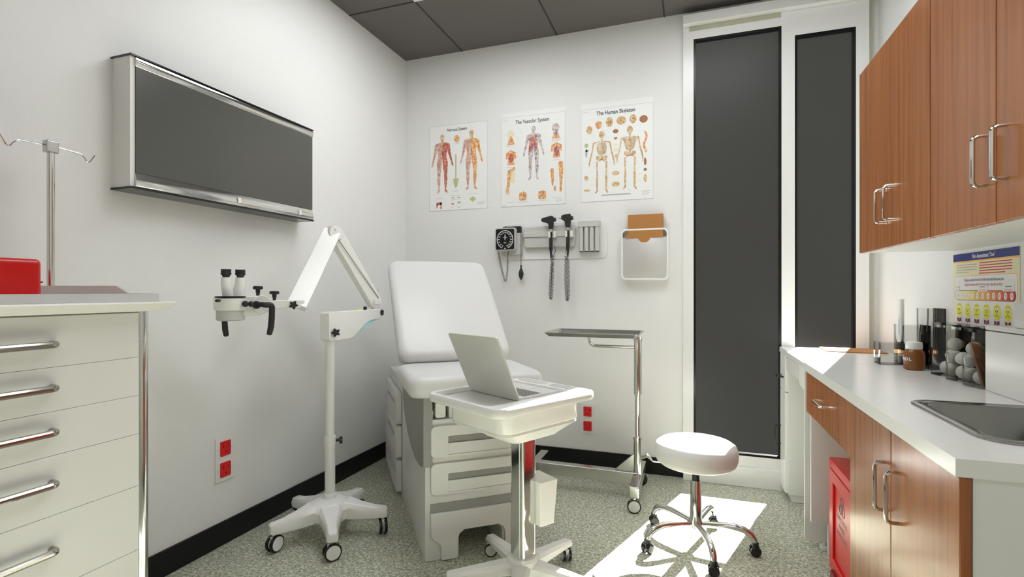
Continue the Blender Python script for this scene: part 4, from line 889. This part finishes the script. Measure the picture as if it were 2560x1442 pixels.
# ------------------------------------------------------------------ stool
t = thing('rolling_stool', 'round white padded rolling stool with five chrome legs, standing in the sun patch', 'stool', (.016, 2.458, 0))
B().lathe([(.10, .368), (.155, .371), (.170, .382), (.178, .402), (.179, .435), (.172, .457), (.155, .469), (.10, .475), (.001, .477)], n=56).build('seat', 'vinyl', t, ang=60)
B().lathe([(.0155, .28), (.0155, .362), (.001, .362)]).build('gas_lift', 'black', t, label='black gas lift')
B().lathe([(.030, .085), (.030, .105), (.026, .13), (.0215, .288), (.018, .295), (.001, .295)]).build('stem', 'chrome', t)
for k in range(5):
    a = R_(214 + 72 * k); u = V((math.cos(a), math.sin(a), 0)); z = V((0, 0, 1)); r = .243
    pts = [u * .02 + z * .100, u * .08 + z * .106, u * .13 + z * .110, u * .17 + z * .110, u * .20 + z * .104, u * .225 + z * .090, u * .238 + z * .070, u * .243 + z * .055]
    B().tube(pts, [.014, .014, .0145, .0145, .0145, .0145, .0145, .013], 12).build('leg', 'chrome', t)
    p = u * .243
    c_ = B().cyl((0, 0, .04), (0, 0, .060), .0145, n=16).box(-.012, .016, -.005, .005, .02, .045).build('caster', 'black', t, loc=(p.x, p.y, 0), rot=(0, 0, a + [.5, 1.3, .2, 2.0, .9][k]), bevel=.002)
    for s in (-1, 1): B().lathe([(.010, -.007), (.021, -.007), (.0225, -.003), (.0225, .004), (.019, .008), (.001, .009)] if s > 0 else [(.001, -.009), (.019, -.008), (.0225, -.004), (.0225, .003), (.021, .007), (.010, .007)], (0, s * .013, .0225), 20, 'y').build('wheel', 'blackg', c_)
B().tube([(-.01, 0, .355), (-.05, .008, .352), (-.19, .035, .349)], .004, 8).build('height_lever', 'chrome', t)
B().loft([[(-.19 - .055 * s, .035 + .010 * s + r * math.cos(2 * PI * i / 12) * .9, .349 + .004 * math.sin(PI * s) * 6 + r * .55 * math.sin(2 * PI * i / 12)) for i in range(12)] for s, r in ((0, .005), (.15, .014), (.5, .018), (.85, .014), (1, .005))]).build('lever_paddle', 'steel', t)

# ------------------------------------------------------------------ drawer cart at the left edge
FX = -1.35
t = thing('drawer_cart', 'tall white drawer cart with bar handles, at the left edge against the wall', 'cart', (0, 0, 0))
cx0, cy0, cy1 = -1.975, .20, .962
B().box(cx0, FX - .012, cy0, cy1 - .006, .12, 1.098).build('body', 'cartw', t, bevel=.004)
B().cyl((FX - .020, cy1 - .016, .10), (FX - .020, cy1 - .016, 1.10), .018, n=24).cyl((FX - .020, cy0 + .016, .10), (FX - .020, cy0 + .016, 1.10), .018, n=24).build('corner_post', 'chrome', t)
zz = [1.094, .979, .880, .781, .647, .482, .13]
hz = [1.031, .934, .836, .721, .572, .33]
for k in range(6):
    d = B().box(FX - .012, FX, cy0 + .035, cy1 - .032, zz[k + 1] + .0002, zz[k] - .0002).build('drawer', 'cartw', t, bevel=.0016, seg=2)
    bow((FX, .425, hz[k]), (FX, .738, hz[k]), (.022, 0, 0), .0080, 'handlem', d, rc=.012)
tp = B().loft([[(p[0], p[1], z) for p in rrect(cx0 - .002 + k, FX + .050 - k, cy0 - .04 + k, cy1 + .038 - k, .012, 3)] for z, k in ((1.098, .020), (1.112, .004), (1.118, .0), (1.122, .002))]).build('top', 'white', t, ang=30)
ri = B().box(FX + .005, FX + .012, cy0, cy1 + .012, 1.1225, 1.143)
ri.prism([(FX + .005, 1.1225), (FX + .005, 1.143), (FX - .10, 1.144), (FX - .145, 1.164), (cx0, 1.166), (cx0, 1.122)], cy1 + .005, cy1 + .012, 'xz')
ri.box(cx0, cx0 + .007, cy0, cy1 + .005, 1.122, 1.166)
ri.build('guard_rail', 'cartw', t)
for x in (cx0 + .06, FX - .08):
    for y in (cy0 + .07, cy1 - .08): caster(t, (x, y, 0), .4, .045, 'grey', 'blackg', .02, False, 'steelb', top=.032)
# red case on the cart
t = thing('red_case', 'glossy red rounded case lying on top of the white drawer cart', 'case', (-1.89, .598, 1.1225))
B().prism(rrect(0, .455, 0, .102, .012, 5), 0, .17, 'xz').build('shell', 'red', t, bevel=.018, seg=5)
B().prism(rrect(.004, .452, .046, .050, .0015, 2), -.001, .171, 'xz').build('seam', 'redd', t)
# infusion pole
t = thing('infusion_pole', 'slim chrome infusion pole with two hooked arms, behind the drawer cart', 'infusion pole', (-1.888, 1.030, 0))
B().lathe([(.062, 0), (.062, .012), (.052, .022), (.02, .035), (.014, .05), (.001, .05)], n=36).build('base', 'steel', t)
B().cyl((0, 0, .03), (0, 0, 1.605), .0098, n=20).build('pole', 'chrome', t)
B().box(-.012, .012, -.017, .017, 1.580, 1.618).build('hook_block', 'steel', t, bevel=.004)
for s in (-1, 1): B().tube([(0, 0, 1.603), (0, s * .082, 1.598), (0, s * .094, 1.588), (0, s * .100, 1.578), (0, s * .106, 1.576), (0, s * .112, 1.580), (0, s * .125, 1.603)], .0022, 8).build('hook_arm', 'chrome', t)

# ------------------------------------------------------------------ light, world, camera
sd = bpy.data.lights.new('sun', 'SUN'); sd.energy = 55; sd.angle = R_(.4); sd.color = (1, 1, .99)
so = bpy.data.objects.new('sun', sd); COL.objects.link(so)
el = R_(37); az = V((-.3245, -.9459, 0)); d = V((az.x * math.cos(el), az.y * math.cos(el), -math.sin(el)))
so.rotation_euler = d.to_track_quat('-Z', 'Y').to_euler(); so.location = (1, 6, 4)
w = bpy.data.worlds.new('world'); SC.world = w; w.use_nodes = True
w.node_tree.nodes['Background'].inputs[0].default_value = (.105, .105, .098, 1); w.node_tree.nodes['Background'].inputs[1].default_value = .62
cd = bpy.data.cameras.new('camera'); cd.sensor_width = 36; cd.lens = 18.0; cd.shift_y = 6 / 2560; cd.clip_start = .02
co = bpy.data.objects.new('camera', cd); COL.objects.link(co); co.location = (0, 0, 1.15); co.rotation_euler = (PI / 2, 0, R_(19.37)); SC.camera = co
SC.view_settings.view_transform = 'Standard'; SC.view_settings.look = 'None'; SC.view_settings.gamma = 1; SC.view_settings.exposure = 0; SC.view_settings.use_curve_mapping = False
SC.cycles.max_bounces = 12; SC.cycles.diffuse_bounces = 8; SC.cycles.transparent_max_bounces = 24; SC.cycles.sample_clamp_indirect = 4
SC.cycles.use_denoising = True
